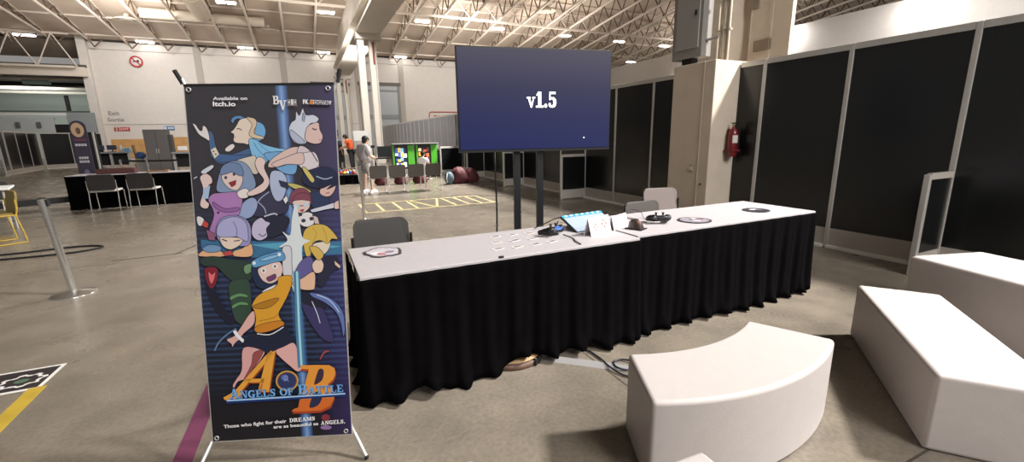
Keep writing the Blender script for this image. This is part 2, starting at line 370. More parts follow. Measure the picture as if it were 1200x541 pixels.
# ------------------------------------------------------------------ things on the far wall
RED = mat('sign_red', hexc('b9453f'), .6); BLU = mat('sign_blue', hexc('4a74b0'), .6); INK = mat('sign_ink', hexc('4a4643'), .7); WHITE = mat('white_paint', hexc('ececec'), .6)
m = MB(); cx, cz = -11.87, 8.05; my = WY-.12
m.lathe([(.0, 0), (.38, 0), (.38, .04), (0, .04)], (cx, my+.04, cz), WHITE, 24, Matrix.Rotation(radians(90), 3, 'X'))
ring = [(cx+.40*cos(a), my-.03, cz+.40*sin(a)) for a in [2*pi*i/28 for i in range(28)]]
m.tube(ring, .06, RED, 6, True); m.cyl((cx-.28, my-.03, cz+.28), (cx+.28, my-.03, cz-.28), .05, RED, seg=6)
m.box((cx, my-.0, cz), (.42, .05, .10), INK); m.box((cx+.12, my, cz+.07), (.16, .05, .12), INK)
o = m.build('prohibition_sign'); tag(o, 'round red and white prohibition sign high on the white wall', 'sign')
LET = mat('wall_letter_grey', hexc('8a8480'), .7)
m = MB(); put_text(m, 'Exit', LET, lambda u, v: (-14.39+u, WY-.03, 3.74+v), .72, .32, .01); tag(m.build('wall_lettering'), 'grey word Exit on the white wall', 'lettering')
m = MB(); put_text(m, 'Sortie', LET, lambda u, v: (-14.52+u, WY-.03, 3.24+v), 1.08, .30, .01); tag(m.build('wall_lettering'), 'grey word Sortie on the white wall, the lower word', 'lettering')
m = MB(); m.box((-13.5, WY-.05, 2.62), (.66, .05, .30), RED); put_text(m, 'EXIT', WHITE, lambda u, v: (-13.76+u, WY-.08, 2.54+v), .52, .17)
for k in range(2): m.box((-14.15+.2*k, WY-.05, 2.60), (.12, .05, .30), RED)
tag(m.build('exit_sign'), 'small red sign under the Exit and Sortie lettering', 'sign')
m = MB(); m.box((-10.46, WY-.05, 2.67), (.74, .05, .32), BLU); m.box((-10.72, WY-.08, 2.67), (.15, .04, .2), WHITE)
for k in range(4): m.box((-10.50+.11*k, WY-.08, 2.67), (.07, .04, .14), WHITE)
tag(m.build('direction_sign'), 'small blue sign on the white wall above the grey cabinet', 'sign')
m = MB(); q0 = aty(503, 131, WY-.1); LX, LZ = q0.x, q0.z
out = [(LX+u, LZ+v) for u, v in rrect(0, -1.25, 5.2, 0, .3)]
m.tube([(u, WY-.05, v) for u, v in out], .05, RED, 6, True)
put_text(m, 'PUSH', RED, lambda u, v: (LX+.5+u, WY-.03, LZ-1.05+v), 2.3, .72); put_text(m, 'ZON', RED, lambda u, v: (LX+3.3+u, WY-.03, LZ-1.05+v), 1.6, .72)
tag(m.build('wall_lettering'), 'red outlined lettering on the far wall showing above the partition', 'lettering')
# ------------------------------------------------------------------ ceiling fittings
LAMP = mat('lamp_glow', (1, 1, 1), .5, emit=(1, .97, .92), estr=9.0); HOUS = mat('lamp_housing', hexc('cfcac2'), .5)
LAMPS = [(-18.15, 47.3, 'leftmost ceiling lamp, over the dark side hall'), (-10.9, 47.3, 'ceiling lamp against the white wall near the prohibition sign'),
 (-3.8, 37.6, 'ceiling lamp over the middle of the hall above the tall poster, cut by the frame'), (-3.8, 47.3, 'ceiling lamp at the top of the wall right above the tall poster'),
 (2.55, 37.7, 'ceiling lamp left of the girder, high up'), (2.6, 47.3, 'ceiling lamp by the wall left of the girder end'),
 (9.8, 37.7, 'ceiling lamp right of the girder, high up'), (9.85, 47.3, 'ceiling lamp over the grey loading door'),
 (16.5, 37.8, 'ceiling lamp over the left half of the big screen'), (23.5, 37.9, 'ceiling lamp over the right half of the big screen'),
 (30.1, 38.1, 'ceiling lamp just right of the big screen corner'), (36.2, 38.2, 'ceiling lamp beside the grey electrical box, high up'), (36.6, 44.0, 'ceiling lamp low between the screen and the electrical box')]
l0 = None
for x, y, lab in LAMPS:
    z = zj(y)-.05
    if l0 is None:
        l0 = empty('ceiling_lamp', (x, y, z), lab, 'lamp', 'hall ceiling lamps')
        m = MB(); m.box((0, 0, .14), (1.24, .42, .14), HOUS); m.cyl((-.5, 0, .2), (-.5, 0, .45), .03, HOUS, seg=6); m.cyl((.5, 0, .2), (.5, 0, .45), .03, HOUS, seg=6); m.build('housing', l0)
        for sx in (-.31, .31):
            q = MB(); q.box((sx, 0, .03), (.50, .40, .10), LAMP); q.build('diffuser', l0)
    else: dup(l0, (x, y, z), None, lab)
DUCT = mat('duct_paint', hexc('cfc2b0'), .6)
m = MB(); m.cyl((-5.75, 24, zj(24)+.2), (-5.75, 40.6, zj(40.6)+.25), .62, DUCT, seg=20)
for y in (28, 31, 34, 37): m.cyl((-5.75, y, zj(y)+.2), (-5.75, y+.12, zj(y)+.2), .66, DUCT, seg=20)
m.cyl((-9.6, 41.7, zj(41.7)+.3), (-1.8, 41.7, zj(41.7)+.3), .36, DUCT, seg=16); m.cyl((-5.75, 40.4, zj(40.6)+.3), (-5.75, 42.0, zj(41.7)+.3), .62, DUCT, r1=.3, seg=20)
struct(m, 'ceiling_duct', 'round cream air duct with a cross branch under the left roof')
DIFF = [(-10.7, 42.8, 'round air diffuser ring over the white wall at left'), (-1.65, 42.9, 'round air diffuser ring at the end of the cream duct'), (9.5, 43.0, 'round air diffuser ring right of the girder'), (18.9, 33.4, 'round air diffuser ring above the big screen'), (30.2, 33.8, 'round air diffuser ring left of the electrical box')]
d0 = None
for x, y, lab in DIFF:
    z = zj(y)+.05
    if d0 is None:
        d0 = empty('air_diffuser', (x, y, z), lab, 'air diffuser', 'round ceiling diffusers')
        m = MB(); m.lathe([(.35, .25), (.75, .1), (.85, 0), (.78, 0), (.3, .16)], (0, 0, 0), DUCT, 24); m.build('cone', d0)
        m = MB(); m.lathe([(0, .02), (.4, .0), (.44, .05), (0, .12)], (0, 0, 0), DUCT, 20); m.build('plate', d0)
        m = MB(); m.cyl((0, 0, .12), (0, 0, .45), .16, DUCT, seg=12); m.build('neck', d0)
    else: dup(d0, (x, y, z), None, lab)

# ================================================================== BLACK HARD-WALL PARTITION
ALU = mat('satin_aluminium', hexc('c4c2be'), .38, metal=.35); BOARD = mat('black_board', hexc('131516'), .25, spec=.5, vary=.12, scale=1.5)
KICK = mat('grey_kickboard', hexc('b3ada5'), .5); WSTRIP = mat('white_floor_strip', hexc('f4f2ee'), .4)
FX, FS, FY0 = 5.92, 1.077, 6.43
ORD = ['first', 'second', 'third', 'fourth', 'fifth', 'sixth', 'seventh', 'eighth', 'ninth', 'tenth', 'eleventh', 'twelfth', 'thirteenth', 'fourteenth', 'fifteenth', 'sixteenth', 'seventeenth', 'eighteenth', 'nineteenth', 'twentieth', 'twenty-first', 'twenty-second', 'twenty-third', 'twenty-fourth', 'twenty-fifth', 'twenty-sixth', 'twenty-seventh', 'twenty-eighth', 'twenty-ninth', 'thirtieth', 'thirty-first', 'thirty-second', 'thirty-third', 'thirty-fourth', 'thirty-fifth']
SHEEN = mat('black_board_sheen', hexc('8e9098'), .35, metal=.25, vary=.08, scale=1.2)  # far black boards coloured pale to paint in their grazing reflection
def partition(name, length, lab, loc, rz=0, group='black hard-wall partition panels', H=2.44, face=None):
    """origin at the foot of the post; panel runs along local +y"""
    o = empty(name, loc, lab, 'partition panel', group, rz)
    m = MB(); m.box((0, 0, H/2), (.05, .05, H), ALU, .006); m.build('post', o)
    m = MB(); m.box((0, length/2+.005, (H-.06+.25)/2), (.018, length-.03, H-.06-.25), face or BOARD); m.build('board', o)
    m = MB(); m.box((0, length/2, H-.035), (.045, length-.05, .07), ALU, .005); m.build('top_rail', o)
    m = MB(); m.box((0, length/2, .14), (.026, length-.05, .22), KICK); m.build('kickboard', o)
    m = MB(); m.box((-.03, length/2, .019), (.085, length-.05, .036), WSTRIP, .003); m.build('floor_strip', o)  # thin white strip along the foot of the panel
    return o
FINK = (-4, 2, 5, 8, 12)
proto = None
def pan_label(k):
    if k == -5: return 'black partition panel behind the big white block at the right edge'
    if k == -4: return 'wide black partition panel between the white corner fin and the next post'
    if k == -3: return 'black partition panel behind the far end of the black-skirted table'
    if k == -2: return 'narrow strip of black partition touching the pillar beside the extinguisher'
    if k == -1: return 'narrow black partition strip just beyond the pillar'
    return ('sheen-painted black' if k > 10 else 'black')+' partition panel, %s beyond the pillar strip' % ORD[k]
for k in range(-5, 33):
    y = FY0+FS*k; L = FS
    if k == -2: L = .38
    if k == -1:
        y = FY0-.93; L = .93
    if k in (-2, -1):
        o = partition('partition_panel', L+.02, pan_label(k), (FX, y, 0))
        if k == -1: kids(o)[0].location.y = 0
    elif k == 11: proto2 = o = partition('partition_panel', FS, pan_label(k), (FX, y, 0), group='sheen-painted black partition panels', face=SHEEN)
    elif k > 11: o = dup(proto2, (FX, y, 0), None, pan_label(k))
    elif proto is None: proto = o = partition('partition_panel', FS, pan_label(k), (FX, y, 0))
    else: o = dup(proto, (FX, y, 0), None, pan_label(k))
    if k in FINK:
        fl_ = .47 if k == -4 else .66
        m = MB(); m.box((-fl_, 0, .51), (.05, .05, 1.02), ALU, .006); m.box((-fl_/2, 0, 1.0), (fl_-.05, .04, .06), KICK)
        m.box((-fl_/2, 0, .12), (fl_-.05, .03, .2), KICK); m.box((-fl_/2, 0, .6), (fl_-.05, .016, .74), BOARD); b_ = m.build('brace_fin', o)

# ================================================================== CONCRETE PILLAR
CONC = mat('pillar_paint', hexc('cdbfae'), .75, vary=.05, scale=4, bump=.1, bscale=20)
px0, px1, py0, py1, ph = 5.40, 6.35, 4.67, 5.46, 2.47
m = MB(); m.box(((px0+px1)/2, (py0+py1)/2, ph/2), (px1-px0, py1-py0, ph), CONC, .012)
m.box((px0-.004, 4.86, ph/2), (.012, .012, ph), mat('pillar_joint', hexc('b3a595'), .8))
struct(m, 'pillar', 'cream concrete pillar base breaking the black partition')
m = MB(); m.box((6.9, 5.76, 4.5), (.75, .70, 9.0), CONC); m.box((6.83, 5.07, 4.5), (.08, .34, 9.0), CONC); m.box((7.01, 4.90, 4.5), (.46, .06, 9.0), CONC); m.box((6.83, 4.73, 4.5), (.08, .32, 9.0), CONC)
m.box((6.78, 5.20, 3.75), (.03, .16, .75), mat('steel_gap', hexc('8a7d6e'), .8)); m.box((6.77, 5.00, 2.80), (.06, .26, .16), mat('bracket_brown', hexc('8a7a68'), .7))
struct(m, 'column', 'cream steel column rising above the pillar base')
CON = mat('conduit_steel', hexc('c9bca9'), .4, metal=.3)
for i, (dy, r, lab) in enumerate(((0, .020, 'first from the grey box'), (.055, .016, 'second from the grey box'), (.10, .020, 'third from the grey box'), (.145, .016, 'fourth from the grey box'), (.19, .022, 'fifth, farthest from the grey box'))):
    m = MB(); y = 4.92-dy; m.cyl((5.68, y, 2.47), (5.68, y, 8.0), r, CON, seg=10)
    for z in (2.9, 3.3, 3.7): m.box((5.69, y, z), (.05, r*2+.016, .03), CON)
    tag(m.build('conduit'), 'vertical metal conduit on the pillar, '+lab, 'conduit', 'conduits above the pillar')
o = empty('electrical_box', (5.55, 5.34, 2.58), 'tall grey electrical cabinet mounted on the pillar top', 'electrical box')
GB = mat('box_grey', hexc('8f8c88'), .5); GB2 = mat('box_grey_door', hexc('9b9894'), .45)
m = MB(); m.box((.06, 0, .75), (.20, .58, 1.5), GB, .008); m.build('enclosure', o)
m = MB(); m.box((-.055, -.02, .77), (.025, .44, 1.28), GB2, .006); d_ = m.build('door', o)
m = MB(); m.box((-.075, -.18, .62), (.02, .03, .07), BLK); m.build('latch', d_)
m = MB(); m.box((.05, 0, -.04), (.12, .2, .08), BLK); m.build('cable_gland', o)
m = MB()
for z in (.22, .98):
    m = MB(); m.cyl((.04, -.28, z), (.10, -.46, z+.02), .018, GB, seg=8); m.build('conduit_elbow', o)
tag(o)
# extinguisher on the face towards the camera
o = empty('fire_extinguisher', (5.755, 4.57, 1.10), 'red fire extinguisher hung on the side of the pillar', 'fire extinguisher')
FR = mat('extinguisher_red', hexc('74191f'), .3, coat=.4)
m = MB(); m.lathe([(0, 0), (.055, 0), (.066, .015), (.066, .33), (.055, .375), (.028, .41), (.024, .43), (0, .43)], (0, 0, 0), FR, 24); m.build('cylinder_body', o)
m = MB(); m.cyl((0, 0, .43), (0, 0, .47), .02, mat('brass_valve', hexc('9c8b62'), .35, metal=.8)); m.box((0, -.03, .485), (.022, .13, .018), BLK, .003); m.box((0, -.045, .455), (.018, .10, .012), BLK); m.build('valve', o)
m = MB(); m.tube(spline([(.02, .0, .45), (.075, -.02, .42), (.09, -.03, .3), (.085, -.03, .16), (.08, -.03, .10)], 5), .010, BLK, 8); m.cyl((.08, -.03, .13), (.08, -.03, .04), .012, BLK, r1=.018); m.build('hose', o)
m = MB()
n = 9; rows = [[(.0675*sin(a), -.0675*cos(a), z) for a in [radians(-55+110*i/n) for i in range(n+1)]] for z in (.20, .31)]
m.grid(rows, mat('extinguisher_label', hexc('d8d4cc'), .5)); m.build('paper_label', o)
m = MB(); m.box((0, .075, .25), (.05, .02, .3), mat('bracket_red', hexc('6e1d20'), .5)); m.box((0, 0, .09), (.15, .16, .025), mat('bracket_red', (0, 0, 0))); m.build('bracket', o)
o = empty('light_switch', (5.40, 4.99, .92), 'beige double switch plate low on the pillar face', 'switch')
m = MB(); m.box((-.004, 0, 0), (.010, .085, .125), mat('switch_plate', hexc('a59a86'), .5), .002); m.build('plate', o)
for dy in (-.02, .02):
    m = MB(); m.box((-.012, dy, 0), (.010, .022, .06), mat('switch_toggle', hexc('c9c0ad'), .5), .002); m.build('rocker', o)
m = MB(); m.cyl((5.405, 4.785, .69), (5.385, 4.785, .69), .018, BLK, seg=14); m.cyl((5.39, 4.785, .69), (5.382, 4.785, .69), .010, GB, seg=10); tag(m.build('cable_grommet'), 'small black round plug in the pillar face below the switch', 'grommet')

# ================================================================== BIG SCREEN ON ITS STAND
def screen_material():
    m = bpy.data.materials.new('lit_display'); m.use_nodes = True; nt = m.node_tree; b = nt.nodes['Principled BSDF']
    tc = nt.nodes.new('ShaderNodeTexCoord'); sp = nt.nodes.new('ShaderNodeSeparateXYZ'); nt.links.new(tc.outputs['Generated'], sp.inputs[0])
    r = nt.nodes.new('ShaderNodeValToRGB'); e = r.color_ramp.elements
    e[0].position = 0; e[0].color = (*hexc('1b2560'), 1); e[1].position = 1; e[1].color = (*hexc('565263'), 1)
    x = r.color_ramp.elements.new(.3); x.color = (*hexc('252b5c'), 1); x = r.color_ramp.elements.new(.62); x.color = (*hexc('37375a'), 1)
    nt.links.new(sp.outputs['Z'], r.inputs['Fac']); nt.links.new(r.outputs['Color'], b.inputs['Emission Color'])
    b.inputs['Emission Strength'].default_value = .8; b.inputs['Base Color'].default_value = (.006, .006, .008, 1); b.inputs['Roughness'].default_value = .6; b.inputs['Specular IOR Level'].default_value = .12
    return m
SB = mat('screen_plastic', hexc('131318'), .4); SCRW = mat('lit_white_digits', (1, 1, 1), .5, emit=(.95, .95, .93), estr=.85)
TVW, TVH, TVC = 1.74, 1.08, Vector((2.345, 4.33, 1.825))
o = empty('display_screen', (TVC.x, TVC.y, TVC.z), 'huge flat screen showing white v1.5 on dark blue', 'screen', rz=radians(-11))
m = MB(); m.box((0, .035, 0), (TVW, .05, TVH), SB, .006); m.box((0, .08, -.1), (1.1, .05, .6), SB, .01); m.build('housing', o)
m = MB(); m.box((0, .008, .006), (TVW-.026, .008, TVH-.05), screen_material()); sc_ = m.build('display_panel', o)
m = MB()
mp = lambda u, v: (.012+u, -.0005, -.045+v*.165)
put_slab(m, 'v1.5', SB, lambda u, v: (-.117+u, -.0002, -.080+v*.165), .345, gap=.02)
put_slab(m, 'v1.5', SCRW, lambda u, v: (-.121+u, -.0012, -.073+v*.165), .345, gap=.02); m.build('digits', o)
m = MB(); m.box((0, .008, -TVH/2+.010), (TVW, .02, .018), SB); m.box((.55, .002, -.40), (.012, .004, .012), SCRW); m.build('bezel', o)
st = empty('screen_stand', (2.31, 4.42, 0), 'black two-pole floor stand carrying the huge screen', 'stand', rz=radians(-11))
for dx in (-.135, .135):
    m = MB(); m.box((dx-.035, 0, .93), (.075, .05, 1.78), SB, .004); m.build('pole', st)
m = MB(); m.box((-.035, 0, .03), (1.0, .62, .05), SB, .01); m.build('base', st)
m = MB(); m.box((0, .035, 1.72), (.8, .03, .3), SB); m.build('mount_plate', st)
m = MB(); m.tube(spline([(1.87, 4.46, 1.32), (1.885, 4.46, 1.0), (1.89, 4.46, .6), (1.875, 4.46, .25), (1.83, 4.44, .012), (1.95, 4.40, .01), (2.05, 4.46, .01)], 8), .010, SB, 8)
tag(m.build('hanging_cable'), 'thin black cable hanging from the huge screen to the floor', 'cable')

# ================================================================== TABLES
CLOTH = mat('white_table_vinyl', hexc('aba6a8'), .55, vary=.03, scale=30, bump=.05, bscale=200)
SKIRT = mat('black_skirt_cloth', hexc('070607'), .95, spec=.03, vary=.15, scale=12)
TLEG = mat('folding_leg_grey', hexc('6d6b69'), .4, metal=.6)
def skirt_mesh(pts, ztop, hem, amp=.012, step=.012, freq=31.0, flare=.05, seed=1):
    """pleated curtain hung along a polyline; hem(s) is the height of its lower edge"""
    rnd = random.Random(seed); cols = []; s = 0; ph = [rnd.uniform(0, 6) for _ in range(3)]
    for (a, b) in zip(pts[:-1], pts[1:]):
        a, b = Vector(a), Vector(b); L = (b-a).length; d = (b-a)/L; nrm = Vector((d.y, -d.x)); n = max(2, int(L/step))
        for i in range(n+1): cols.append((a+d*(L*i/n), nrm, s+L*i/n))
        s += L
    rows = []; tot = s
    for t in (0, .03, .12, .3, .5, .7, .85, .94, 1):
        r = []
        for p, nr, q in cols:
            w_ = sin(freq*q+ph[0]+1.7*sin(3.1*q+ph[1])); w_ += .5*sin(freq*2.3*q+ph[2]+t*1.5)
            off = .012 + amp*(.25+.75*min(1, t*2.2))*w_*.7 + flare*t**2*(.6+.4*sin(4.7*q+ph[1]))
            z = ztop+(hem(q)-ztop)*t
            if t > .9: off += .05*max(0, sin(freq*q+ph[0]))*(t-.9)*10
            r.append((p.x+nr.x*off, p.y+nr.y*off, z))
        rows.append(r)
    m = MB(); m.grid(rows, SKIRT); return m
def table(name, x0, x1, y0, y1, zt, lab, hem, seed, skirts=True, grp=None):
    cx, cy = (x0+x1)/2, (y0+y1)/2; o = empty(name, (cx, cy, 0), lab, 'table', grp); X, Yy = (x1-x0)/2, (y1-y0)/2
    m = MB(); m.box((0, 0, zt-.02), (2*X-.01, 2*Yy-.01, .03), TLEG); m.build('tabletop', o)
    m = MB(); m.box((0, 0, zt-.004), (2*X, 2*Yy, .010), CLOTH, .003); m.box((0, -Yy-.002, zt-.016), (2*X, .004, .026), CLOTH); m.build('white_cover', o)
    for sx in (-1, 1):
        for sy in (-1, 1):
            m = MB(); m.cyl((sx*(X-.2), sy*(Yy-.08), 0), (sx*(X-.2), sy*(Yy-.08), zt-.03), .014, TLEG, seg=8); m.build('leg', o)
    if skirts:
        P = [(-X, Yy), (-X, -Yy), (X, -Yy), (X, Yy)]
        q = skirt_mesh(P, zt-.012, hem, seed=seed)
        s = q.build('skirt', o); md = s.modifiers.new('t', 'SOLIDIFY'); md.thickness = .003
    return o
def hemL(q):                                   # q runs along left end, front, right end
    x = q-.68; b = .012+.010*sin(9*x)+.008*sin(23*x)
    for c, wd, hgt in ((.28, .10, .055), (.98, .16, .075), (1.28, .07, .06), (1.42, .08, .05)): b += hgt*math.exp(-((x-c)/wd)**2)
    return max(.004, b)
def hemR(q): return .012+.010*abs(sin(14*q))+.008*sin(5*q)
table('display_table', .19, 2.055, 2.305, 2.985, .742, 'black-skirted white-topped table behind the tall poster', hemL, 3)
table('display_table', 2.06, 4.09, 2.335, 3.065, .750, 'black-skirted white-topped table ending at the dark partition', hemR, 8)

# ------------------------------------------------------------------ chairs
def chair(name, lab, group, loc, rz, back, frame, w=.46, hb=.84, seat=None):
    """stacking chair; sitter faces local +y, back panel at local -y"""
    o = empty(name, loc, lab, 'chair', group, rz); r = .011
    m = MB(); m.prism(rrect(-w/2, -.20, w/2, .23, .05), .435, .465, seat or back); m.build('seat', o)
    m = MB(); n = 10; zb, zt_ = hb-.34, hb
    pr = rrect(-w/2, zb, w/2, zt_, .06, 6)
    def cv(u, v, t): return (u, -.235+.10*u*u*2-(v-zb)*.12+t, v)
    m.prism(pr, -.013, .013, back, cv, False); m.build('backrest', o)
    for sx in (-1, 1):
        X = sx*(w/2+.012)
        m = MB(); m.tube(spline([(X, .20, .44), (X, .21, .2), (X, .225, .012)], 4), r, frame, 8); m.build('leg', o)
        m = MB(); m.tube(spline([(X, -.24-(hb-.4-zb)*.12, hb-.12), (X, -.23, .52), (X, -.21, .40), (X, -.24, .2), (X, -.26, .012)], 4), r, frame, 8); m.build('leg', o)
        m = MB(); m.cyl((X, -.26, .012), (X, .225, .012), r, frame, seg=8); m.build('skid', o)
    m = MB(); m.cyl((-w/2-.012, -.215, .43), (w/2+.012, -.215, .43), r, frame, seg=8); m.cyl((-w/2-.012, .2, .43), (w/2+.012, .2, .43), r, frame, seg=8)
    for sx in (-1, 1): m.cyl((sx*(w/2+.012), -.215, .43), (sx*(w/2+.012), .2, .43), r, frame, seg=8)
    m.build('seat_frame', o)
    return o
CH1 = mat('charcoal_seat_plastic', hexc('302d2c'), .6); CH2 = mat('warm_grey_seat', hexc('4a4441'), .6); CH3 = mat('pale_grey_seat', hexc('776c69'), .6)
CHR = mat('chrome', hexc('d8d6d2'), .2, metal=.9); WFR = mat('white_chair_frame', hexc('dcd8d2'), .35); DFR = mat('dark_chair_frame', hexc('2a2929'), .4, metal=.5)
chair('stacking_chair', 'charcoal chair behind the left end of the white-topped table', 'chairs behind the display tables', (.455, 3.06, 0), pi-.02, CH1, DFR, .40, .865)
chair('stacking_chair', 'warm grey chair behind the controllers, overlapping a paler chair', 'chairs behind the display tables', (3.02, 3.12, 0), pi, CH2, DFR, .43, .79)
chair('stacking_chair', 'pale grey chair behind the table in front of the cream pillar', 'chairs behind the display tables', (3.66, 3.62, 0), pi-.25, CH3, DFR, .42, .83)

# ------------------------------------------------------------------ things on the tables
PADB = mat('gamepad_black', hexc('101012'), .4); PADG = mat('gamepad_grey', hexc('35353a'), .4); LEDB = mat('gamepad_blue_light', hexc('3a63c8'), .4, emit=(.15, .3, 1), estr=.5)
def gamepad(lab, loc, rz, glow):
    o = empty('game_controller', loc, lab, 'game controller', 'game controllers', rz)
    m = MB()
    m.box((0, 0, .030), (.095, .055, .030), PADB, .012, seg=3)
    for s in (-1, 1):
        pts = spline([(s*.042, .008, .032), (s*.062, -.012, .030), (s*.070, -.045, .022), (s*.068, -.075, .016)], 4)
        for i in range(len(pts)-1): m.cyl(pts[i], pts[i+1], .021-.0012*i*.6, PADB, r1=.021-.0012*(i+1)*.6, seg=10)
        m.ball(pts[-1], .0125, PADB, 10, 6); m.ball((s*.048, .004, .036), (.024, .022, .013), PADB, 12, 7)
    m.build('shell', o)
    for s in (-1, 1):
        m = MB(); m.cyl((s*.024, -.020, .042), (s*.024, -.020, .058), .006, PADG, seg=10); m.lathe([(0, .062), (.010, .060), (.010, .055), (0, .054)], (s*.024, -.020, 0), PADG, 12); m.build('thumbstick', o)
        m = MB(); m.box((s*.048, .030, .034), (.028, .012, .014), PADG, .004); m.build('shoulder_button', o)
    m = MB()
    for dx, dy in ((.01, 0), (-.01, 0), (0, .01), (0, -.01)): m.cyl((.048+dx, .005+dy, .046), (.048+dx, .005+dy, .051), .0042, PADG, seg=8)
    m.box((-.048, .005, .049), (.022, .007, .004), PADG); m.box((-.048, .005, .049), (.007, .022, .004), PADG); m.build('button_cluster', o)
    m = MB(); m.box((0, .014, .046), (.034, .022, .003), LEDB if glow else PADG, .001); m.box((0, .030, .038), (.05, .006, .008), LEDB if glow else PADG); m.build('touchpad', o)
    o.scale = (1.15, 1.15, 1.4)
    return o
ZT, ZR = .743, .752
gamepad('black game controller with a blue glow left of the tilted monitor', (1.585, 2.66, ZT), radians(200), True)
gamepad('plain black game controller beside the brown mouse', (2.51, 2.59, ZR), radians(155), False)
m = MB(); m.tube(spline([(1.60, 2.70, ZT+.02), (1.66, 2.78, ZT+.012), (1.70, 2.84, ZT+.02), (1.725, 2.855, ZT+.06)], 6), .004, PADB, 6); m.tube(spline([(1.60, 2.58, ZT+.02), (1.63, 2.50, ZT+.006), (1.60, 2.42, ZT+.006), (1.585, 2.335, ZT+.006)], 6), .004, PADB, 6)
tag(m.build('controller_cable'), 'black cable running from the blue-glowing controller to the tilted monitor and table edge', 'cable')
m = MB(); m.tube(spline([(2.50, 2.64, ZR+.02), (2.52, 2.78, ZR+.005), (2.58, 2.90, ZR+.04), (2.50, 2.96, ZR+.06), (2.42, 2.88, ZR+.005), (2.46, 2.78, ZR+.005), (2.38, 2.83, ZR+.02), (2.30, 2.78, ZR+.03), (2.25, 2.74, ZR+.006), (2.12, 2.66, ZR+.006)], 7), .0028, PADB, 6)
tag(m.build('controller_cable'), 'thin looping black cable between the brown mouse and plain black controller', 'cable')
# slim monitor lying tilted back, pale blue picture with a cyan strip along its top edge
def tilted_monitor():
    LB = mat('monitor_pale_blue', hexc('8c98ac'), .35, emit=hexc('aebfe0'), estr=.28); LK = mat('monitor_black', hexc('15171c'), .4)
    CY = mat('cyan_strip', hexc('1f7f9c'), .4, emit=hexc('28a8d8'), estr=.5); CW = mat('cyan_white_key', hexc('a8c4cc'), .4, emit=(.7, .95, 1), estr=.55)
    A = Vector((1.765, 2.650, ZT+.004)); th = radians(8); ax = Vector((cos(th), sin(th), 0)); upv = Vector((-sin(th), cos(th), 0))*.19+Vector((0, 0, .092)); L = .42
    nrm = ax.cross(upv).normalized()
    o = empty('portable_monitor', A, 'slim monitor tilted back on the white table with a cyan top strip', 'monitor')
    M = lambda u, v, w: tuple(ax*u+upv*v+nrm*w)
    m = MB(); m.prism([(0, 0), (L, 0), (L, 1), (0, 1)], -.016, 0, LK, M); m.build('housing', o)
    m = MB(); m.prism([(.008, .03), (L-.008, .03), (L-.008, .88), (.008, .88)], 0, .0015, LB, M); m.build('display', o)
    m = MB(); m.prism([(.002, .89), (L-.002, .89), (L-.002, 1.0), (.002, 1.0)], -.012, .004, CY, M)
    for k in range(7): u = .025+k*.056; m.prism([(u, .915), (u+.028, .915), (u+.028, .985), (u, .985)], .004, .006, CW, M)
    m.build('key_strip', o)
    m = MB(); m.prism([(.12, .97), (L-.12, .97), (L-.12, 1.18), (.12, 1.18)], 0, 1, LK, lambda u, v, w: tuple(ax*u+Vector((upv.x, upv.y, 0))*v+Vector((0, 0, -.002+(upv.z-.016)*w*(1-(v-.97)*4)))))
    m.build('prop', o)
    m = MB(); k0 = upv+ax*.01; m.tube(spline([k0+Vector((0, .004, -.008)), k0+Vector((-.05, .03, -.02)), k0+Vector((-.12, .07, -.06)), k0+Vector((-.20, .08, -.088))], 6), .004, PADB, 6); m.build('cable', o)
tilted_monitor()
# folded cards
CARD = mat('white_card', hexc('dcd6d6'), .6); PRED = mat('card_red', hexc('b5524c'), .6); PGR = mat('card_grey', hexc('a8a2a6'), .6)
def tent_card(name, lab, A, B, h, lean, marks, grp):
    A, B = Vector(A), Vector(B); ax = (B-A).normalized(); L = (B-A).length; nr = Vector((ax.y, -ax.x, 0))
    o = empty(name, A, lab, 'card', grp)
    up = lambda s: Vector((0, 0, h))-nr*lean*s
    for s, nm in ((1, 'front_leaf'), (-1, 'back_leaf')):
        base = Vector((0, 0, 0)) if s == 1 else -nr*lean*2
        top = Vector((0, 0, h))-nr*lean; m = MB(); e = (top-base); nn = ax.cross(e).normalized()
        Mf = lambda u, v, w, base=base, e=e, nn=nn: tuple(base+ax*u+e*v+nn*w)
        m.prism([(0, 0), (L, 0), (L, 1), (0, 1)], -.0012, .0012, CARD, Mf)
        if s == 1 and marks:
            f_ = lambda u, v: Mf(u, v, .0020 if nn.dot(nr) > 0 else -.0020)
            def plus(u, v, r):
                k = h*1.05; a = r*.34
                for du, dv in ((r, 0), (-r, 0), (0, r/k), (0, -r/k)):
                    m.face([f_(u+du-a, v+dv-a/k), f_(u+du+a, v+dv-a/k), f_(u+du+a, v+dv+a/k), f_(u+du-a, v+dv+a/k)], PRED)
            plus(L*.28, .45, .019); plus(L*.70, .55, .024)
            for k in range(5): u = L*(.14+.16*k); m.face([f_(u, .12), f_(u+.02, .12), f_(u+.02, .15), f_(u, .15)], PGR); m.face([f_(u, .80-.1*(k % 2)), f_(u+.015, .80-.1*(k % 2)), f_(u+.015, .84-.1*(k % 2)), f_(u, .84-.1*(k % 2))], PGR)
        m.build(nm, o)
tent_card('tent_card', 'white folded card with two red button crosses in front of the tilted monitor', (1.785, 2.50, ZT), (2.02, 2.575, ZT), .125, .035, True, 'folded cards by the tilted monitor')
tent_card('tent_card', 'blank white folded card behind the one with red crosses', (2.045, 2.575, ZT), (2.22, 2.625, ZT+.009), .105, .028, False, 'folded cards by the tilted monitor')
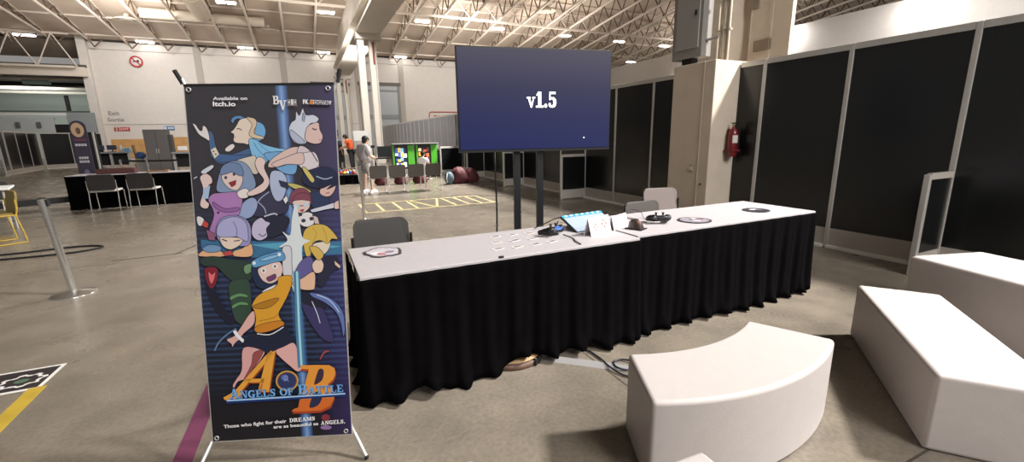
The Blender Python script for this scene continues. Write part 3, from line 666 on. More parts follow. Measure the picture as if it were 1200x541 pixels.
# vertical mouse
o = empty('computer_mouse', (2.205, 2.52, ZR), 'brown upright computer mouse between card and controller', 'mouse', rz=.4)
MBR = mat('mouse_brown', hexc('3a2c26'), .35); m = MB()
rows = []
for j in range(9):
    t = j/8; r = []
    for i in range(17):
        a = 2*pi*i/16; k = sqrt(max(0, 1-t*t)); r.append((.042*k*cos(a)+.016*t*(1-t)*2-.018*t, .062*k*sin(a)+.008*t, .078*t))
    rows.append(r)
m.grid(rows, MBR); m.build('shell', o)
m = MB(); m.ball((-.018, -.026, .050), (.012, .020, .014), mat('mouse_rust', hexc('8a5a48'), .4)); m.build('thumb_rest', o)
m = MB(); m.box((.012, .045, .05), (.010, .012, .02), PADB, .003); m.build('scroll_wheel', o)
m = MB(); m.box((0, 0, .004), (.10, .135, .008), PADB, .003); m.build('base', o)
# little printed cards in two rows
ST = [mat('sticker_grey', hexc('7d7878'), .5), mat('sticker_beige', hexc('8f8474'), .5), mat('sticker_slate', hexc('66636a'), .5)]
i = 0; sp0 = None
for r, yy in enumerate((2.50, 2.66, 2.82)):
    for k in range(4):
        x = 1.06+.135*k+.06*r; y = yy+.012*sin(5*k+r)
        if r == 2 and k > 2: continue
        nm = ['front', 'middle', 'back'][r]; lab = 'small printed card on the white table, %s row, %s from the poster side' % (nm, ORD[k])
        m = MB(); m.box((0, 0, .001), (.075, .045, .002), CARD); m.box((.004, 0, .0022), (.056, .030, .0012), ST[i % 3]); m.box((-.014, .004, .003), (.018, .012, .001), ST[(i+1) % 3])
        o = m.build('printed_card', loc=(x, y, ZT+.001), rz=.25+.1*sin(3*i)); tag(o, lab, 'card', 'small printed cards on the left table'); i += 1
# die-cut picture discs
def disc(lab, c, rx, ry, kind, rz):
    o = empty('picture_board', c, lab, 'picture board', 'die-cut picture boards', rz); n = 28
    rag = [1+.07*sin(5*2*pi*i/n+1)+.04*sin(11*2*pi*i/n) if kind == 0 else 1 for i in range(n)]
    out = [(rx*rag[i]*cos(2*pi*i/n), ry*rag[i]*sin(2*pi*i/n)) for i in range(n)]
    m = MB(); m.prism(out, 0, .005, mat('board_edge_dark', hexc('353238'), .5)); m.build('board', o)
    inn = [(u*.84, v*.84) for u, v in out]; base = [hexc('b9b4bb'), hexc('8c8790'), hexc('2e2c33')][kind]
    m = MB(); m.prism(inn, .005, .006, mat('board_print_%d' % kind, base, .4, vary=.25, scale=30))
    rnd = random.Random(kind+4)
    for k, cc in enumerate((('c9a79f', 'd8d4da', '77707c', 'a8757a'), ('4c4a55', 'c9c4cc', '6b4a52', 'b7b2ba'), ('8d8d96', '4b4953', 'c2c0c6', '6a6771'))[kind]):
        cx, cy = rnd.uniform(-.45, .45)*rx, rnd.uniform(-.45, .45)*ry; a = rnd.uniform(.18, .34)*rx; b = rnd.uniform(.15, .30)*ry
        m.prism([(cx+a*cos(2*pi*i/12), cy+b*sin(2*pi*i/12)) for i in range(12)], .006, .0064+.0003*k, ink(cc))
    m.build('print', o)
disc('ragged-edged die-cut picture near the charcoal chair end of the table', (.385, 2.775, ZT), .115, .125, 0, .3)
disc('round picture board between the controller and the far disc', (2.83, 2.54, ZR), .135, .125, 1, -.2)
disc('dark round picture board at the partition end of the table', (3.675, 2.61, ZR), .12, .11, 2, .1)
m = MB(); m.box((0, 0, .004), (.03, .018, .01), PADB, .002); tag(m.build('clip', loc=(1.0, 2.31, .742)), 'tiny black clip on the front edge of the left table', 'clip')

# ================================================================== things under the skirts and on the floor
BRN = mat('wood_tray_brown', hexc('5c4436'), .6); TAN = mat('wood_tray_tan', hexc('b0906a'), .6)
o = empty('wooden_tray', (1.12, 2.46, 0), 'brown and tan wooden board peeping from under the skirt', 'board')
m = MB(); m.lathe([(0, 0), (.20, 0), (.205, .01), (.205, .035), (0, .035)], (0, 0, 0), BRN, 28); m.build('base', o)
m = MB(); m.lathe([(0, .036), (.185, .036), (.205, .045), (.19, .055), (0, .055)], (0, .01, 0), TAN, 28); m.build('rim', o)
o = empty('power_adapter', (1.30, 2.10, 0), 'black power adapter lying in front of the skirt hem', 'power adapter', rz=.6)
m = MB(); m.box((0, .08, .018), (.07, .15, .034), PADB, .006); m.build('case', o)
m = MB(); m.box((.0, .08, .0365), (.012, .12, .002), mat('adapter_shine', hexc('8a8a90'), .3)); m.build('painted_glint', o)  # grey shine on the case painted as a thin strip
kids(o)
o.location = (1.235, 2.27, 0)
STRIP = mat('grey_cable_cover', hexc('aaa8a8'), .25, alpha=.55)
a, b = at(640, 419), at(748, 433)
d = (b-a); L = d.length; ang = atan2(d.y, d.x)
m = MB(); m.prism([(-.045, 0), (.045, 0), (.02, .010), (-.02, .010)], 0, L+.15, STRIP, lambda u, v, w: (w, u, v)); m.cyl((.02, 0, .012), (.02, 0, .016), .008, mat('rivet', hexc('6d6c6a'), .3, metal=.8), seg=10)
tag(m.build('floor_cable_cover', loc=(a.x, a.y, .0005), rz=ang), 'clear grey cable cover strip taped to the floor', 'cable cover')
CAB = mat('cable_navy', hexc('20222f'), .45)
pts = [at(x, y, .01) for x, y in ((672, 406), (690, 411), (705, 421), (714, 430), (728, 438), (741, 441), (752, 438), (748, 431), (735, 433), (723, 431), (719, 424), (728, 421), (741, 424), (752, 430))]
pts = [Vector((p.x, p.y, .010+.006*(i % 3 == 0))) for i, p in enumerate(pts)]
m = MB(); m.tube(spline(pts, 7), .006, CAB, 8); tag(m.build('floor_cable'), 'dark blue cable looping on the floor beside the curved bench', 'cable')
# floor marks: tape, sticker
YT = mat('yellow_tape', hexc('b89c38'), .5, vary=.15, scale=6); PK = mat('pink_tape', hexc('6a3450'), .55, vary=.12, scale=6); PY = mat('pale_yellow_tape', hexc('d6c58d'), .6)
def tape(pts, wd, mt, name, lab, z=.0025):
    m = MB()
    for a, b in pts:
        a, b = Vector((*a, 0)), Vector((*b, 0)); d = (b-a); n = Vector((-d.y, d.x, 0)).normalized()*wd/2
        q = [a-n, b-n, b+n, a+n]; m.add([(p.x, p.y, 0) for p in q]+[(p.x, p.y, z) for p in q], [[4, 5, 6, 7], [0, 1, 5, 4], [1, 2, 6, 5], [2, 3, 7, 6], [3, 0, 4, 7]], mt)
    return tag(m.build(name), lab, 'floor tape')
g = lambda x, y: tuple(at(x, y))[:2]
tape([((-1.63, 3.42), (-1.585, 1.2))], .085, YT, 'yellow_tape', 'yellow floor tape running from the black floor sticker')
tape([((-.69, 1.2), (-.60, 5.0))], .085, PK, 'pink_tape', 'pink floor tape passing beside the foot of the tall poster')
x0, x1, y0, y1 = 1.0, 3.78, 9.05, 10.35
segs = [((x0, y0), (x1, y0)), ((x0, y1), (x1, y1)), ((x0, y0), (x0, y1)), ((x1, y0), (x1, y1))]
for a, b in ((1.35, 1.35), (1.72, 1.72), (2.05, 2.05), (2.9, 2.9), (3.2, 3.2), (3.5, 3.5)): segs.append(((a, y0), (b, y1)))
segs += [((2.12, y1), (2.45, y0)), ((2.45, y0), (2.8, y1))]
tape(segs, .05, PY, 'pale_yellow_tape', 'pale yellow taped box with zigzag on the floor behind the table')
c0, c1, c2 = at(77, 427), at(47, 457), at(0, 447)
W_ = (c0-c1).length
o = MB(); SBK = mat('sticker_black', hexc('2b2729'), .45); SWT = mat('sticker_white', hexc('dcdad6'), .5)
o.box((-.42, -.165, .0012), (.84, .33, .002), SWT); o.box((-.42, -.165, .0026), (.80, .285, .001), SBK)
ring = []
for i in range(48):
    a = 2*pi*i/48; k = 1+.10*(1 if sin(8*a) > 0 else -1); ring.append((k*cos(a), k*sin(a)))
GX, GY = at(26, 447).x-c0.x, at(26, 447).y-c0.y-.02
outp = [(GX+.110*u, GY+.085*v) for u, v in ring]; inp = [(GX+.088*u, GY+.066*v) for u, v in ring]
for i in range(48):
    j = (i+1) % 48; o.face([(*outp[i], .0034), (*outp[j], .0034), (*inp[j], .0034), (*inp[i], .0034)], SWT)
o.face([(GX+.036*cos(2*pi*i/20), GY+.028*sin(2*pi*i/20), .0034) for i in range(20)], mat('sticker_green', hexc('4f6a55'), .5))
ob = o.build('floor_sticker', loc=(c0.x, c0.y+.02, .0), rz=-.02); tag(ob, 'black floor sticker with white border and white gear mark', 'sticker')

# ================================================================== WHITE LOUNGE BLOCKS
FOAM = mat('white_lounge_vinyl', hexc('b4adaa'), .55, vary=.02, scale=20, bump=.08, bscale=160)
def block(name, lab, outline, h, bev=.022, loc=(0, 0, 0), rz=0):
    bm = bmesh.new(); vs = [bm.verts.new((x, y, 0)) for x, y in outline]; f = bm.faces.new(vs)
    r = bmesh.ops.extrude_face_region(bm, geom=[f]); up = [v for v in r['geom'] if isinstance(v, bmesh.types.BMVert)]
    for v in up: v.co.z = h
    bmesh.ops.recalc_face_normals(bm, faces=bm.faces)
    sharp = [e for e in bm.edges if len(e.link_faces) == 2 and e.calc_face_angle(0) > radians(35)]
    bmesh.ops.bevel(bm, geom=sharp, offset=bev, segments=4, profile=.5, affect='EDGES')
    me = bpy.data.meshes.new(name); bm.to_mesh(me); bm.free(); me.materials.append(FOAM)
    for p in me.polygons: p.use_smooth = True
    ob = bpy.data.objects.new(name, me); COL.objects.link(ob); ob.location = loc; ob.rotation_euler.z = rz
    md = ob.modifiers.new('n', 'WEIGHTED_NORMAL'); md.keep_sharp = True
    return tag(ob, lab, 'bench', 'white lounge benches')
cc = Vector((1.75, 2.38)); n = 22; ha = radians(26.6)
arcp = lambda r, a: (cc.x+r*sin(a), cc.y-r*cos(a))
block('lounge_bench', 'curved white bench with its hollow side towards the table', [arcp(1.355, -ha+2*ha*i/n) for i in range(n+1)]+[arcp(.95, ha-2*ha*i/n) for i in range(n+1)], .41)
block('lounge_bench', 'long straight white bench lying diagonally by the right edge', [(3.46, 1.63), (2.445, .795), (2.72, .46), (3.72, 1.27), (3.63, 1.40)], .38)
block('lounge_bench', 'big white bench nearest the dark partition', [(4.15, 1.64), (4.765, 1.45), (4.46, .28), (3.78, .45)], .50, .03)
block('lounge_bench', 'white bench whose corner just shows below the curved bench', [(1.115, .90), (.70, .915), (.66, .08), (1.06, .06)], .405)
block('lounge_bench', 'white bench peeping in at the bottom edge below the skirt', [(.385, 1.215), (.10, .90), (.36, .60), (.655, .92)], .405)

# ================================================================== TALL POSTER ON AN X STAND
B1, B2, T1, T2 = Vector((-.522, 2.184, .10)), Vector((.06, 1.954, .10)), Vector((-.437, 2.360, 1.697)), Vector((.145, 2.132, 1.677))
BO = empty('poster_stand', ((B1.x+B2.x)/2, (B1.y+B2.y)/2, 0), 'tall dark poster of illustrated figures on a cross stand', 'poster stand')
ORG = Vector(BO.location)
EX = (B2-B1).normalized(); BW = (B2-B1).length; EH = ((T1-B1)+(T2-B2))/2; BH = EH.length; EH = EH.normalized(); BN = EX.cross(EH).normalized()   # towards the viewer
if BN.y > 0: BN = -BN
def uvb(x, y):
    d = ray(x, y); t = (B1-CAM).dot(BN)/d.dot(BN); p = CAM+d*t-B1; return p.dot(EX), p.dot(EH)
def P3(u, v, w=0): return tuple(B1+EX*u+EH*v+BN*w-ORG)
def fabric_material():
    m = bpy.data.materials.new('poster_fabric'); m.use_nodes = True; nt = m.node_tree; L = nt.links.new; b = nt.nodes['Principled BSDF']
    uvn = nt.nodes.new('ShaderNodeUVMap'); sp = nt.nodes.new('ShaderNodeSeparateXYZ'); L(uvn.outputs[0], sp.inputs[0])
    def ramp(fac, stops):
        r = nt.nodes.new('ShaderNodeValToRGB'); e = r.color_ramp.elements
        while len(e) < len(stops): e.new(.5)
        for k, (p, c) in enumerate(stops): e[k].position = p; e[k].color = (*hexc(c), 1)
        L(fac, r.inputs['Fac']); return r.outputs['Color']
    ground = ramp(sp.outputs['Y'], [(0, '17161c'), (.12, '16161e'), (.3, '1c2233'), (.5, '2a2d45'), (.68, '35343f'), (.8, '3b393f'), (1, '3d3b40')])
    purple = ramp(sp.outputs['X'], [(0, '000000'), (.75, '000000'), (1, '241a48')])
    wv = nt.nodes.new('ShaderNodeTexWave'); wv.wave_type = 'BANDS'; wv.bands_direction = 'Y'; wv.inputs['Scale'].default_value = 19; wv.inputs['Distortion'].default_value = .3
    L(uvn.outputs[0], wv.inputs['Vector'])
    st = ramp(wv.outputs['Fac'], [(.45, '000000'), (.75, '3d5b86')])
    msk = ramp(sp.outputs['Y'], [(.12, '000000'), (.26, 'bbbbbb'), (.55, 'bbbbbb'), (.70, '000000')])
    def mix(a, c, mode, fac=1.0):
        x = nt.nodes.new('ShaderNodeMix'); x.data_type = 'RGBA'; x.blend_type = mode; x.inputs[0].default_value = fac; L(a, x.inputs[6]); L(c, x.inputs[7]); return x.outputs[2]
    col = mix(mix(ground, purple, 'ADD'), mix(st, msk, 'MULTIPLY'), 'ADD', .55)
    # soft printed light beam: distance of X from a line that leans with Y
    ua, ub = uvb(329, 100), uvb(354, 430); k = (ub[0]-ua[0])/(ub[1]-ua[1])*BH/BW; c0_ = ua[0]/BW-k*ua[1]/BH
    def mth(op, a, b_):
        n = nt.nodes.new('ShaderNodeMath'); n.operation = op
        for i_, q in enumerate((a, b_)):
            if q is None: continue
            if isinstance(q, float): n.inputs[i_].default_value = q
            else: L(q, n.inputs[i_])
        return n.outputs[0]
    dist = mth('ABSOLUTE', mth('SUBTRACT', sp.outputs['X'], mth('ADD', mth('MULTIPLY', sp.outputs['Y'], k), c0_)), None)
    beam = ramp(dist, [(0, '7fa8d8'), (.02, '4c74b0'), (.045, '000000'), (1, '000000')])
    col = mix(col, beam, 'ADD', .8)
    L(col, b.inputs['Base Color']); b.inputs['Roughness'].default_value = .5; b.inputs['Specular IOR Level'].default_value = .35
    return m
FAB = fabric_material()
art = MB()
nx, ny = 12, 24
rows = [[P3(BW*i/nx, BH*j/ny, -.0005-.004*sin(pi*i/nx)*0) for i in range(nx+1)] for j in range(ny+1)]
art.grid(rows, FAB, False)
NGRID = len(art.f)
LAY = [0]
OA, OB, OC, OD = (200, 80, 4.509), (210, 180, 4.51), (220, 290, 4.51), (230, 390, 3.581)
OE, OF = (245, 405, 6.36), (325, 415, 6.36)
def shape(col, o, pts, sm=True, lay=True):
    """printed colour patch, outline read off a crop of the poster"""
    if lay: LAY[0] += 1
    q = [uvb(o[0]+x/o[2], o[1]+y/o[2]) for x, y in pts]
    if sm and len(q) > 4: q = [(p.x, p.y) for p in spline([(u, v, 0) for u, v in q], 4, True)]
    q = [(min(BW-.001, max(.001, u)), min(BH-.001, max(.001, v))) for u, v in q]
    art.face([P3(u, v, .00006*LAY[0]) for u, v in q], ink(col) if isinstance(col, str) else col)
    if sm and o is not OP:                       # drawn contour line
        LAY[0] += 1
        for f_ in ribbon(q+q[:1], .0022): art.face([P3(u, v, .00006*LAY[0]) for u, v in f_], ink('2b2833'))
def oval(col, o, cx, cy, rx, ry, n=20): shape(col, o, [(cx+rx*cos(2*pi*i/n), cy+ry*sin(2*pi*i/n)) for i in range(n)], False)
def stroke(col, o, pts, wd):
    LAY[0] += 1
    q = [p for p in spline([(*uvb(o[0]+x/o[2], o[1]+y/o[2]), 0) for x, y in pts], 5)]
    for f_ in ribbon([(p.x, p.y) for p in q], wd*.0037/o[2]): art.face([P3(u, v, .00006*LAY[0]) for u, v in f_], ink(col))
OP = (0, 0, 1)
# light beam
shape('3f6f94', OP, [(233, 281), (300, 283), (403, 284), (406, 299), (320, 303), (235, 300)], False)
shape('5aa0bd', OP, [(290, 287), (345, 284), (400, 290), (345, 297)], False)
# --- woman with pale blue hood, arm raised
shape('4a6488', OA, [(183, 335), (208, 345), (228, 420), (262, 458), (340, 447), (400, 425), (440, 440), (450, 490), (300, 505), (232, 500), (200, 455), (188, 395)])
shape('46608a', OB, [(160, 0), (330, 10), (450, 0), (400, 35), (300, 45), (200, 45), (165, 22)])
shape('d9d2d0', OA, [(100, 292), (118, 300), (135, 325), (150, 330), (155, 305), (172, 312), (186, 345), (190, 382), (165, 370), (135, 350), (118, 325)])
shape('d3c6b4', OA, [(197, 432), (222, 418), (242, 455), (218, 478)], False); oval('3c3d50', OA, 212, 440, 5, 4); oval('3c3d50', OA, 224, 455, 5, 4)
shape('d9d0ce', OA, [(275, 425), (300, 405), (318, 402), (324, 418), (300, 440), (278, 440)])
shape('5c86b4', OA, [(303, 280), (315, 260), (345, 252), (372, 262), (360, 280), (345, 268), (325, 275), (315, 292)])
shape('6fa3cf', OA, [(410, 285), (445, 285), (478, 305), (488, 345), (470, 380), (430, 385), (405, 340)])
shape('d8c8ba', OA, [(335, 300), (350, 275), (385, 265), (425, 280), (432, 330), (420, 370), (395, 405), (375, 400), (330, 395), (317, 380), (320, 352), (303, 340), (318, 325)])
shape('cbb79f', OA, [(385, 262), (430, 270), (440, 300), (425, 345), (475, 365), (470, 378), (415, 368), (400, 345), (415, 300)])
shape('7fb4d8', OA, [(398, 385), (430, 378), (480, 405), (550, 425), (600, 430), (590, 455), (520, 470), (480, 520), (440, 541), (420, 480)])
stroke('4d7fae', OA, [(425, 395), (455, 440), (500, 480)], 4); stroke('4d7fae', OA, [(450, 395), (500, 440), (560, 455)], 3)
stroke('3a3038', OA, [(335, 322), (350, 322), (362, 330)], 4); stroke('7a4a48', OA, [(320, 368), (330, 366)], 3)
shape('cabfb2', OB, [(280, 42), (370, 15), (392, 20), (410, 95), (380, 110), (330, 60)])
# --- profile figure with white hair
shape('6f9ec9', OB, [(440, 0), (600, 0), (612, 60), (600, 110), (550, 110), (500, 80), (470, 50)])
shape('cdb4ae', OA, [(515, 490), (560, 455), (610, 428), (660, 420), (720, 445), (768, 510), (765, 541), (690, 541), (640, 505), (560, 525), (505, 525)])
shape('c7bcc2', OA, [(665, 418), (705, 425), (745, 470), (772, 520), (772, 541), (690, 541), (655, 480)])
shape('cfc5ca', OB, [(600, 15), (650, 0), (705, 0), (727, 65), (680, 92), (630, 78)]); shape('cdb4ae', OB, [(480, 55), (560, 20), (620, 0), (645, 10), (640, 60), (560, 60), (500, 75)])
shape('c3c8d6', OA, [(612, 320), (625, 290), (645, 275), (648, 232), (666, 255), (683, 217), (700, 252), (740, 252), (768, 272), (755, 292), (722, 300), (708, 340), (705, 395), (675, 408), (640, 395), (615, 360)])
shape('a9b0c4', OA, [(620, 330), (650, 350), (690, 385), (690, 402), (655, 400), (620, 365)]); shape('8fa3b5', OA, [(685, 240), (697, 262), (690, 290), (680, 280)])
shape('cfb3ae', OA, [(700, 340), (715, 308), (765, 292), (775, 330), (790, 362), (787, 385), (775, 402), (740, 404), (700, 385)])
stroke('3a3440', OA, [(735, 322), (748, 330), (758, 328)], 6); stroke('8b3f4a', OA, [(770, 385), (783, 383)], 3); stroke('4b4a55', OA, [(700, 400), (740, 460), (765, 500)], 5)
# --- dark robes in the middle
shape('3a3a50', OB, [(365, 260), (420, 215), (480, 195), (560, 250), (560, 310), (480, 330), (390, 330)])
shape('a8b2cc', OB, [(475, 100), (530, 100), (560, 150), (540, 240), (500, 250), (470, 180)])
shape('8f9fc4', OB, [(305, 300), (340, 250), (385, 235), (405, 275), (375, 335), (315, 345)])
stroke('9da2b8', OB, [(385, 290), (420, 240), (465, 205)], 5); stroke('9da2b8', OB, [(410, 260), (440, 290), (450, 320)], 5); stroke('b6b8c8', OB, [(440, 335), (490, 320), (510, 328)], 8)
# --- laughing figure with grey blue hair and purple top
shape('7d8fae', OB, [(188, 195), (198, 120), (210, 75), (250, 45), (312, 42), (355, 70), (390, 140), (392, 180), (360, 205), (300, 212), (240, 208)])
shape('d6bfba', OB, [(215, 115), (250, 90), (300, 92), (325, 125), (320, 165), (295, 195), (255, 185), (222, 150)])
shape('6b7fa2', OB, [(205, 110), (215, 70), (255, 48), (310, 60), (330, 110), (310, 120), (270, 100), (235, 110)])
shape('8a2f3a', OB, [(252, 155), (292, 142), (288, 165), (268, 178)]); oval('4a4656', OB, 236, 128, 8, 9); oval('4a4656', OB, 280, 110, 8, 9)
shape('a478ae', OB, [(145, 245), (165, 215), (210, 208), (300, 205), (325, 240), (320, 280), (300, 330), (220, 345), (195, 400), (185, 440), (150, 420), (175, 330), (165, 285)])
shape('8b5f97', OB, [(170, 255), (230, 290), (305, 285), (300, 305), (230, 310), (180, 285)]); oval('3e2f4a', OB, 198, 312, 7, 6)
shape('d9d2ce', OB, [(298, 205), (340, 185), (362, 205), (350, 235), (310, 235)])
shape('d6bfba', OB, [(350, 210), (400, 180), (438, 145), (405, 95), (390, 50), (410, 20), (445, 40), (440, 80), (468, 150), (440, 200), (370, 226)])
shape('d6bfba', OB, [(100, 125), (130, 105), (160, 125), (165, 155), (145, 172), (130, 240), (150, 265), (140, 290), (112, 285), (102, 262), (118, 200), (112, 165)])
shape('9fb6cf', OB, [(118, 185), (155, 168), (145, 238), (116, 240)], False); shape('c4c9d4', OB, [(105, 95), (150, 65), (170, 62), (168, 78), (125, 108)]); stroke('c4c9d4', OB, [(68, 132), (85, 122)], 5)
shape('d4cfd0', OB, [(85, 335), (105, 332), (125, 350), (112, 380), (92, 375)]); shape('b8463f', OB, [(125, 350), (150, 370), (142, 394), (112, 380)])
shape('8d5c78', OB, [(135, 400), (180, 420), (185, 460), (150, 455)])
# --- navy haired figure pointing, right
shape('2b3048', OB, [(640, 130), (660, 100), (700, 85), (745, 75), (800, 88), (835, 130), (828, 165), (800, 195), (740, 190), (690, 180), (650, 160)])
shape('323a5a', OB, [(680, 215), (730, 205), (780, 245), (775, 280), (700, 290)]); shape('d0aea6', OB, [(742, 185), (780, 175), (818, 160), (812, 200), (790, 228), (765, 232), (735, 215)])
shape('252a40', OB, [(730, 150), (825, 130), (830, 165), (770, 195), (800, 165), (740, 190)]); stroke('a7b4cc', OB, [(715, 125), (760, 140), (800, 130)], 5); stroke('8a3a44', OB, [(765, 215), (785, 212)], 4)
shape('c6c8d6', OB, [(690, 300), (760, 280), (815, 265), (815, 290), (760, 302), (700, 315)]); shape('d4b6ae', OB, [(812, 265), (850, 248), (842, 275), (845, 292), (815, 298)])
shape('c2b56a', OB, [(640, 82), (658, 80), (705, 140), (692, 158), (665, 125)]); shape('b9ad68', OB, [(560, 160), (620, 168), (682, 198), (678, 210), (600, 190)]); shape('30334d', OB, [(518, 145), (565, 158), (570, 190), (530, 175)])
# --- maroon hair with glasses, holding a plush ball
shape('7d4656', OB, [(575, 235), (590, 205), (620, 188), (660, 192), (688, 225), (690, 270), (660, 260), (600, 260), (578, 270)])
shape('d6bdb6', OB, [(592, 258), (640, 245), (680, 250), (682, 285), (660, 310), (630, 318), (602, 295)]); shape('7d4656', OB, [(590, 250), (620, 215), (670, 215), (688, 252), (640, 248)])
shape('d8d6d8', OB, [(540, 245), (560, 225), (568, 250), (555, 270)]); stroke('4d2b38', OB, [(592, 272), (635, 280), (680, 270)], 4); oval('b8c6d4', OB, 612, 280, 16, 12); oval('b8c6d4', OB, 662, 274, 14, 11); shape('8c3b40', OB, [(628, 302), (655, 296), (645, 314)], False)
oval('d8d4d6', OB, 668, 352, 44, 38); oval('3b3a42', OB, 650, 358, 12, 10); oval('3b3a42', OB, 692, 348, 11, 10); oval('3b3a42', OB, 632, 325, 12, 10); oval('3b3a42', OB, 706, 330, 10, 9)
shape('c9b4ae', OB, [(700, 330), (725, 340), (735, 375), (710, 375)])
# --- lilac hood and dark mass in the middle
shape('292b3c', OB, [(440, 345), (520, 330), (575, 345), (560, 400), (500, 440), (450, 430)])
shape('b9b2cc', OB, [(385, 370), (425, 340), (450, 358), (475, 370), (455, 400), (460, 440), (425, 460), (395, 450), (378, 420)]); stroke('55526a', OB, [(415, 425), (435, 438), (455, 425)], 5)
# --- purple bob, eyes lowered, left
shape('d8a780', OB, [(108, 520), (150, 500), (200, 505), (240, 541), (108, 541)]); shape('d8a780', OB, [(285, 515), (330, 500), (375, 475), (380, 541), (285, 541)])
shape('6d8fb4', OB, [(120, 500), (160, 480), (215, 490), (210, 515), (150, 520)])
shape('8f8db8', OB, [(192, 430), (192, 385), (215, 345), (260, 328), (310, 330), (355, 355), (375, 400), (372, 470), (340, 490), (250, 480), (215, 470)])
shape('d9c6b6', OB, [(212, 440), (260, 440), (330, 450), (320, 480), (290, 500), (260, 506), (225, 485)])
shape('a3a2c9', OB, [(195, 425), (200, 380), (235, 345), (300, 335), (350, 370), (360, 460), (330, 455), (300, 440), (250, 442), (215, 440)])
stroke('504d78', OB, [(280, 360), (300, 400), (298, 440)], 3); stroke('3d3348', OB, [(222, 452), (250, 462)], 6); stroke('3d3348', OB, [(285, 462), (318, 458)], 5); shape('b04a44', OB, [(225, 520), (270, 510), (285, 535), (240, 541)])
# --- blonde, right
shape('d9cbb6', OB, [(700, 485), (745, 470), (792, 470), (785, 510), (755, 538), (715, 530)])
shape('c9aa52', OB, [(650, 470), (650, 430), (665, 400), (710, 378), (765, 382), (805, 415), (832, 455), (800, 455), (780, 480), (740, 462), (700, 480), (690, 541), (665, 541)])
stroke('a58637', OB, [(700, 395), (720, 430), (700, 470)], 3); stroke('a58637', OB, [(750, 395), (770, 430), (775, 470)], 3)
# --- white star burst
shape('cfd6d8', OP, [(341, 255), (345, 240), (349, 255), (353, 278), (362, 283), (353, 290), (354, 320), (346, 345), (338, 320), (336, 292), (326, 290), (336, 282), (330, 272), (339, 276)])
# --- green jacket, left
shape('2f4038', OC, [(65, 60), (130, 45), (220, 60), (330, 78), (345, 140), (300, 190), (220, 165), (150, 100), (85, 95)])
shape('1f2030', OC, [(85, 105), (120, 195), (150, 230), (200, 330), (250, 375), (225, 400), (160, 340), (100, 225)])
shape('34493c', OC, [(218, 190), (270, 165), (320, 175), (335, 260), (330, 360), (295, 405), (250, 375), (225, 280)])
shape('5e8c5c', OC, [(225, 258), (270, 240), (312, 248), (314, 262), (270, 258), (228, 275)]); shape('5e8c5c', OC, [(235, 305), (275, 285), (314, 290), (316, 304), (275, 302), (240, 320)])
shape('7a2430', OC, [(88, 115), (120, 100), (158, 115), (150, 185), (125, 215), (100, 180)]); shape('d76a70', OC, [(108, 125), (128, 140), (146, 125), (140, 165), (125, 190), (112, 165)])
shape('6c8f6a', OC, [(300, 95), (335, 85), (340, 120), (310, 140), (295, 120)])
stroke('5d7a9c', OC, [(145, 541), (165, 500), (205, 460), (258, 425)], 8)
# --- right figure in dark suit with curved blade
shape('3a3560', OC, [(590, 250), (650, 245), (685, 260), (720, 340), (760, 440), (765, 500), (700, 470), (620, 350)])
shape('232536', OC, [(560, 235), (640, 240), (740, 290), (700, 320), (600, 290)]); shape('2a2a3e', OC, [(690, 130), (720, 60), (785, 55), (800, 110), (760, 130), (720, 200), (690, 200)])
shape('5f5a8e', OC, [(565, 130), (600, 70), (645, 50), (665, 110), (620, 160), (575, 165)])
shape('d8b093', OC, [(550, 190), (600, 165), (665, 130), (670, 210), (655, 225), (600, 222)]); shape('d9c0ad', OC, [(655, 90), (690, 60), (715, 90), (705, 130), (670, 135)])
shape('c7a956', OC, [(640, 0), (680, 0), (715, 40), (690, 70), (660, 40)]); shape('d4b8a8', OC, [(770, 70), (805, 100), (800, 115), (775, 95)])
shape('5c6fa8', OC, [(645, 240), (700, 248), (765, 278), (815, 335), (832, 420), (822, 470), (808, 400), (780, 340), (720, 290), (660, 262)]); stroke('b6c6e0', OC, [(680, 250), (750, 282), (800, 345)], 5)
stroke('cfd2dc', OC, [(655, 285), (680, 340), (700, 400)], 4)
# --- leading figure: cap, orange shirt, shorts
shape('23304a', OC, [(338, 95), (420, 70), (490, 110), (480, 180), (450, 205), (390, 215), (352, 180)])
shape('c9c8cf', OC, [(500, 0), (542, 0), (548, 80), (548, 150), (505, 148), (498, 70)])
shape('d9bdb4', OC, [(370, 115), (420, 90), (480, 75), (500, 110), (490, 155), (455, 185), (420, 188), (388, 165)])
shape('5d93bf', OC, [(335, 85), (345, 68), (395, 42), (440, 30), (490, 18), (512, 45), (505, 70), (450, 80), (400, 95), (352, 105)])
shape('85b7d8', OC, [(380, 65), (430, 45), (480, 38), (470, 52), (410, 70)]); oval('d7e1ea', OC, 350, 82, 9, 9); oval('d7e1ea', OC, 482, 38, 9, 9)
oval('e2dedc', OC, 400, 122, 14, 13); oval('5c5a62', OC, 400, 122, 6, 7); oval('e2dedc', OC, 460, 100, 15, 13); oval('5c5a62', OC, 460, 100, 6, 7)
shape('6b3f66', OC, [(416, 160), (440, 148), (462, 140), (466, 160), (450, 172), (428, 178)]); shape('d9d6da', OC, [(395, 230), (440, 205), (470, 195), (440, 225), (410, 245)])
shape('cf962f', OC, [(340, 305), (365, 260), (400, 235), (450, 215), (475, 190), (482, 155), (545, 150), (548, 195), (530, 250), (505, 300), (482, 350), (505, 395), (510, 410), (440, 440), (380, 448), (355, 435), (362, 375), (352, 330)])
shape('a87320', OC, [(342, 310), (400, 285), (470, 265), (480, 275), (440, 310), (390, 322)]); shape('c07a24', OC, [(358, 420), (400, 400), (490, 385), (510, 405), (450, 435), (390, 448), (360, 440)]); stroke('8f5f1c', OC, [(480, 350), (450, 370), (380, 385)], 3)
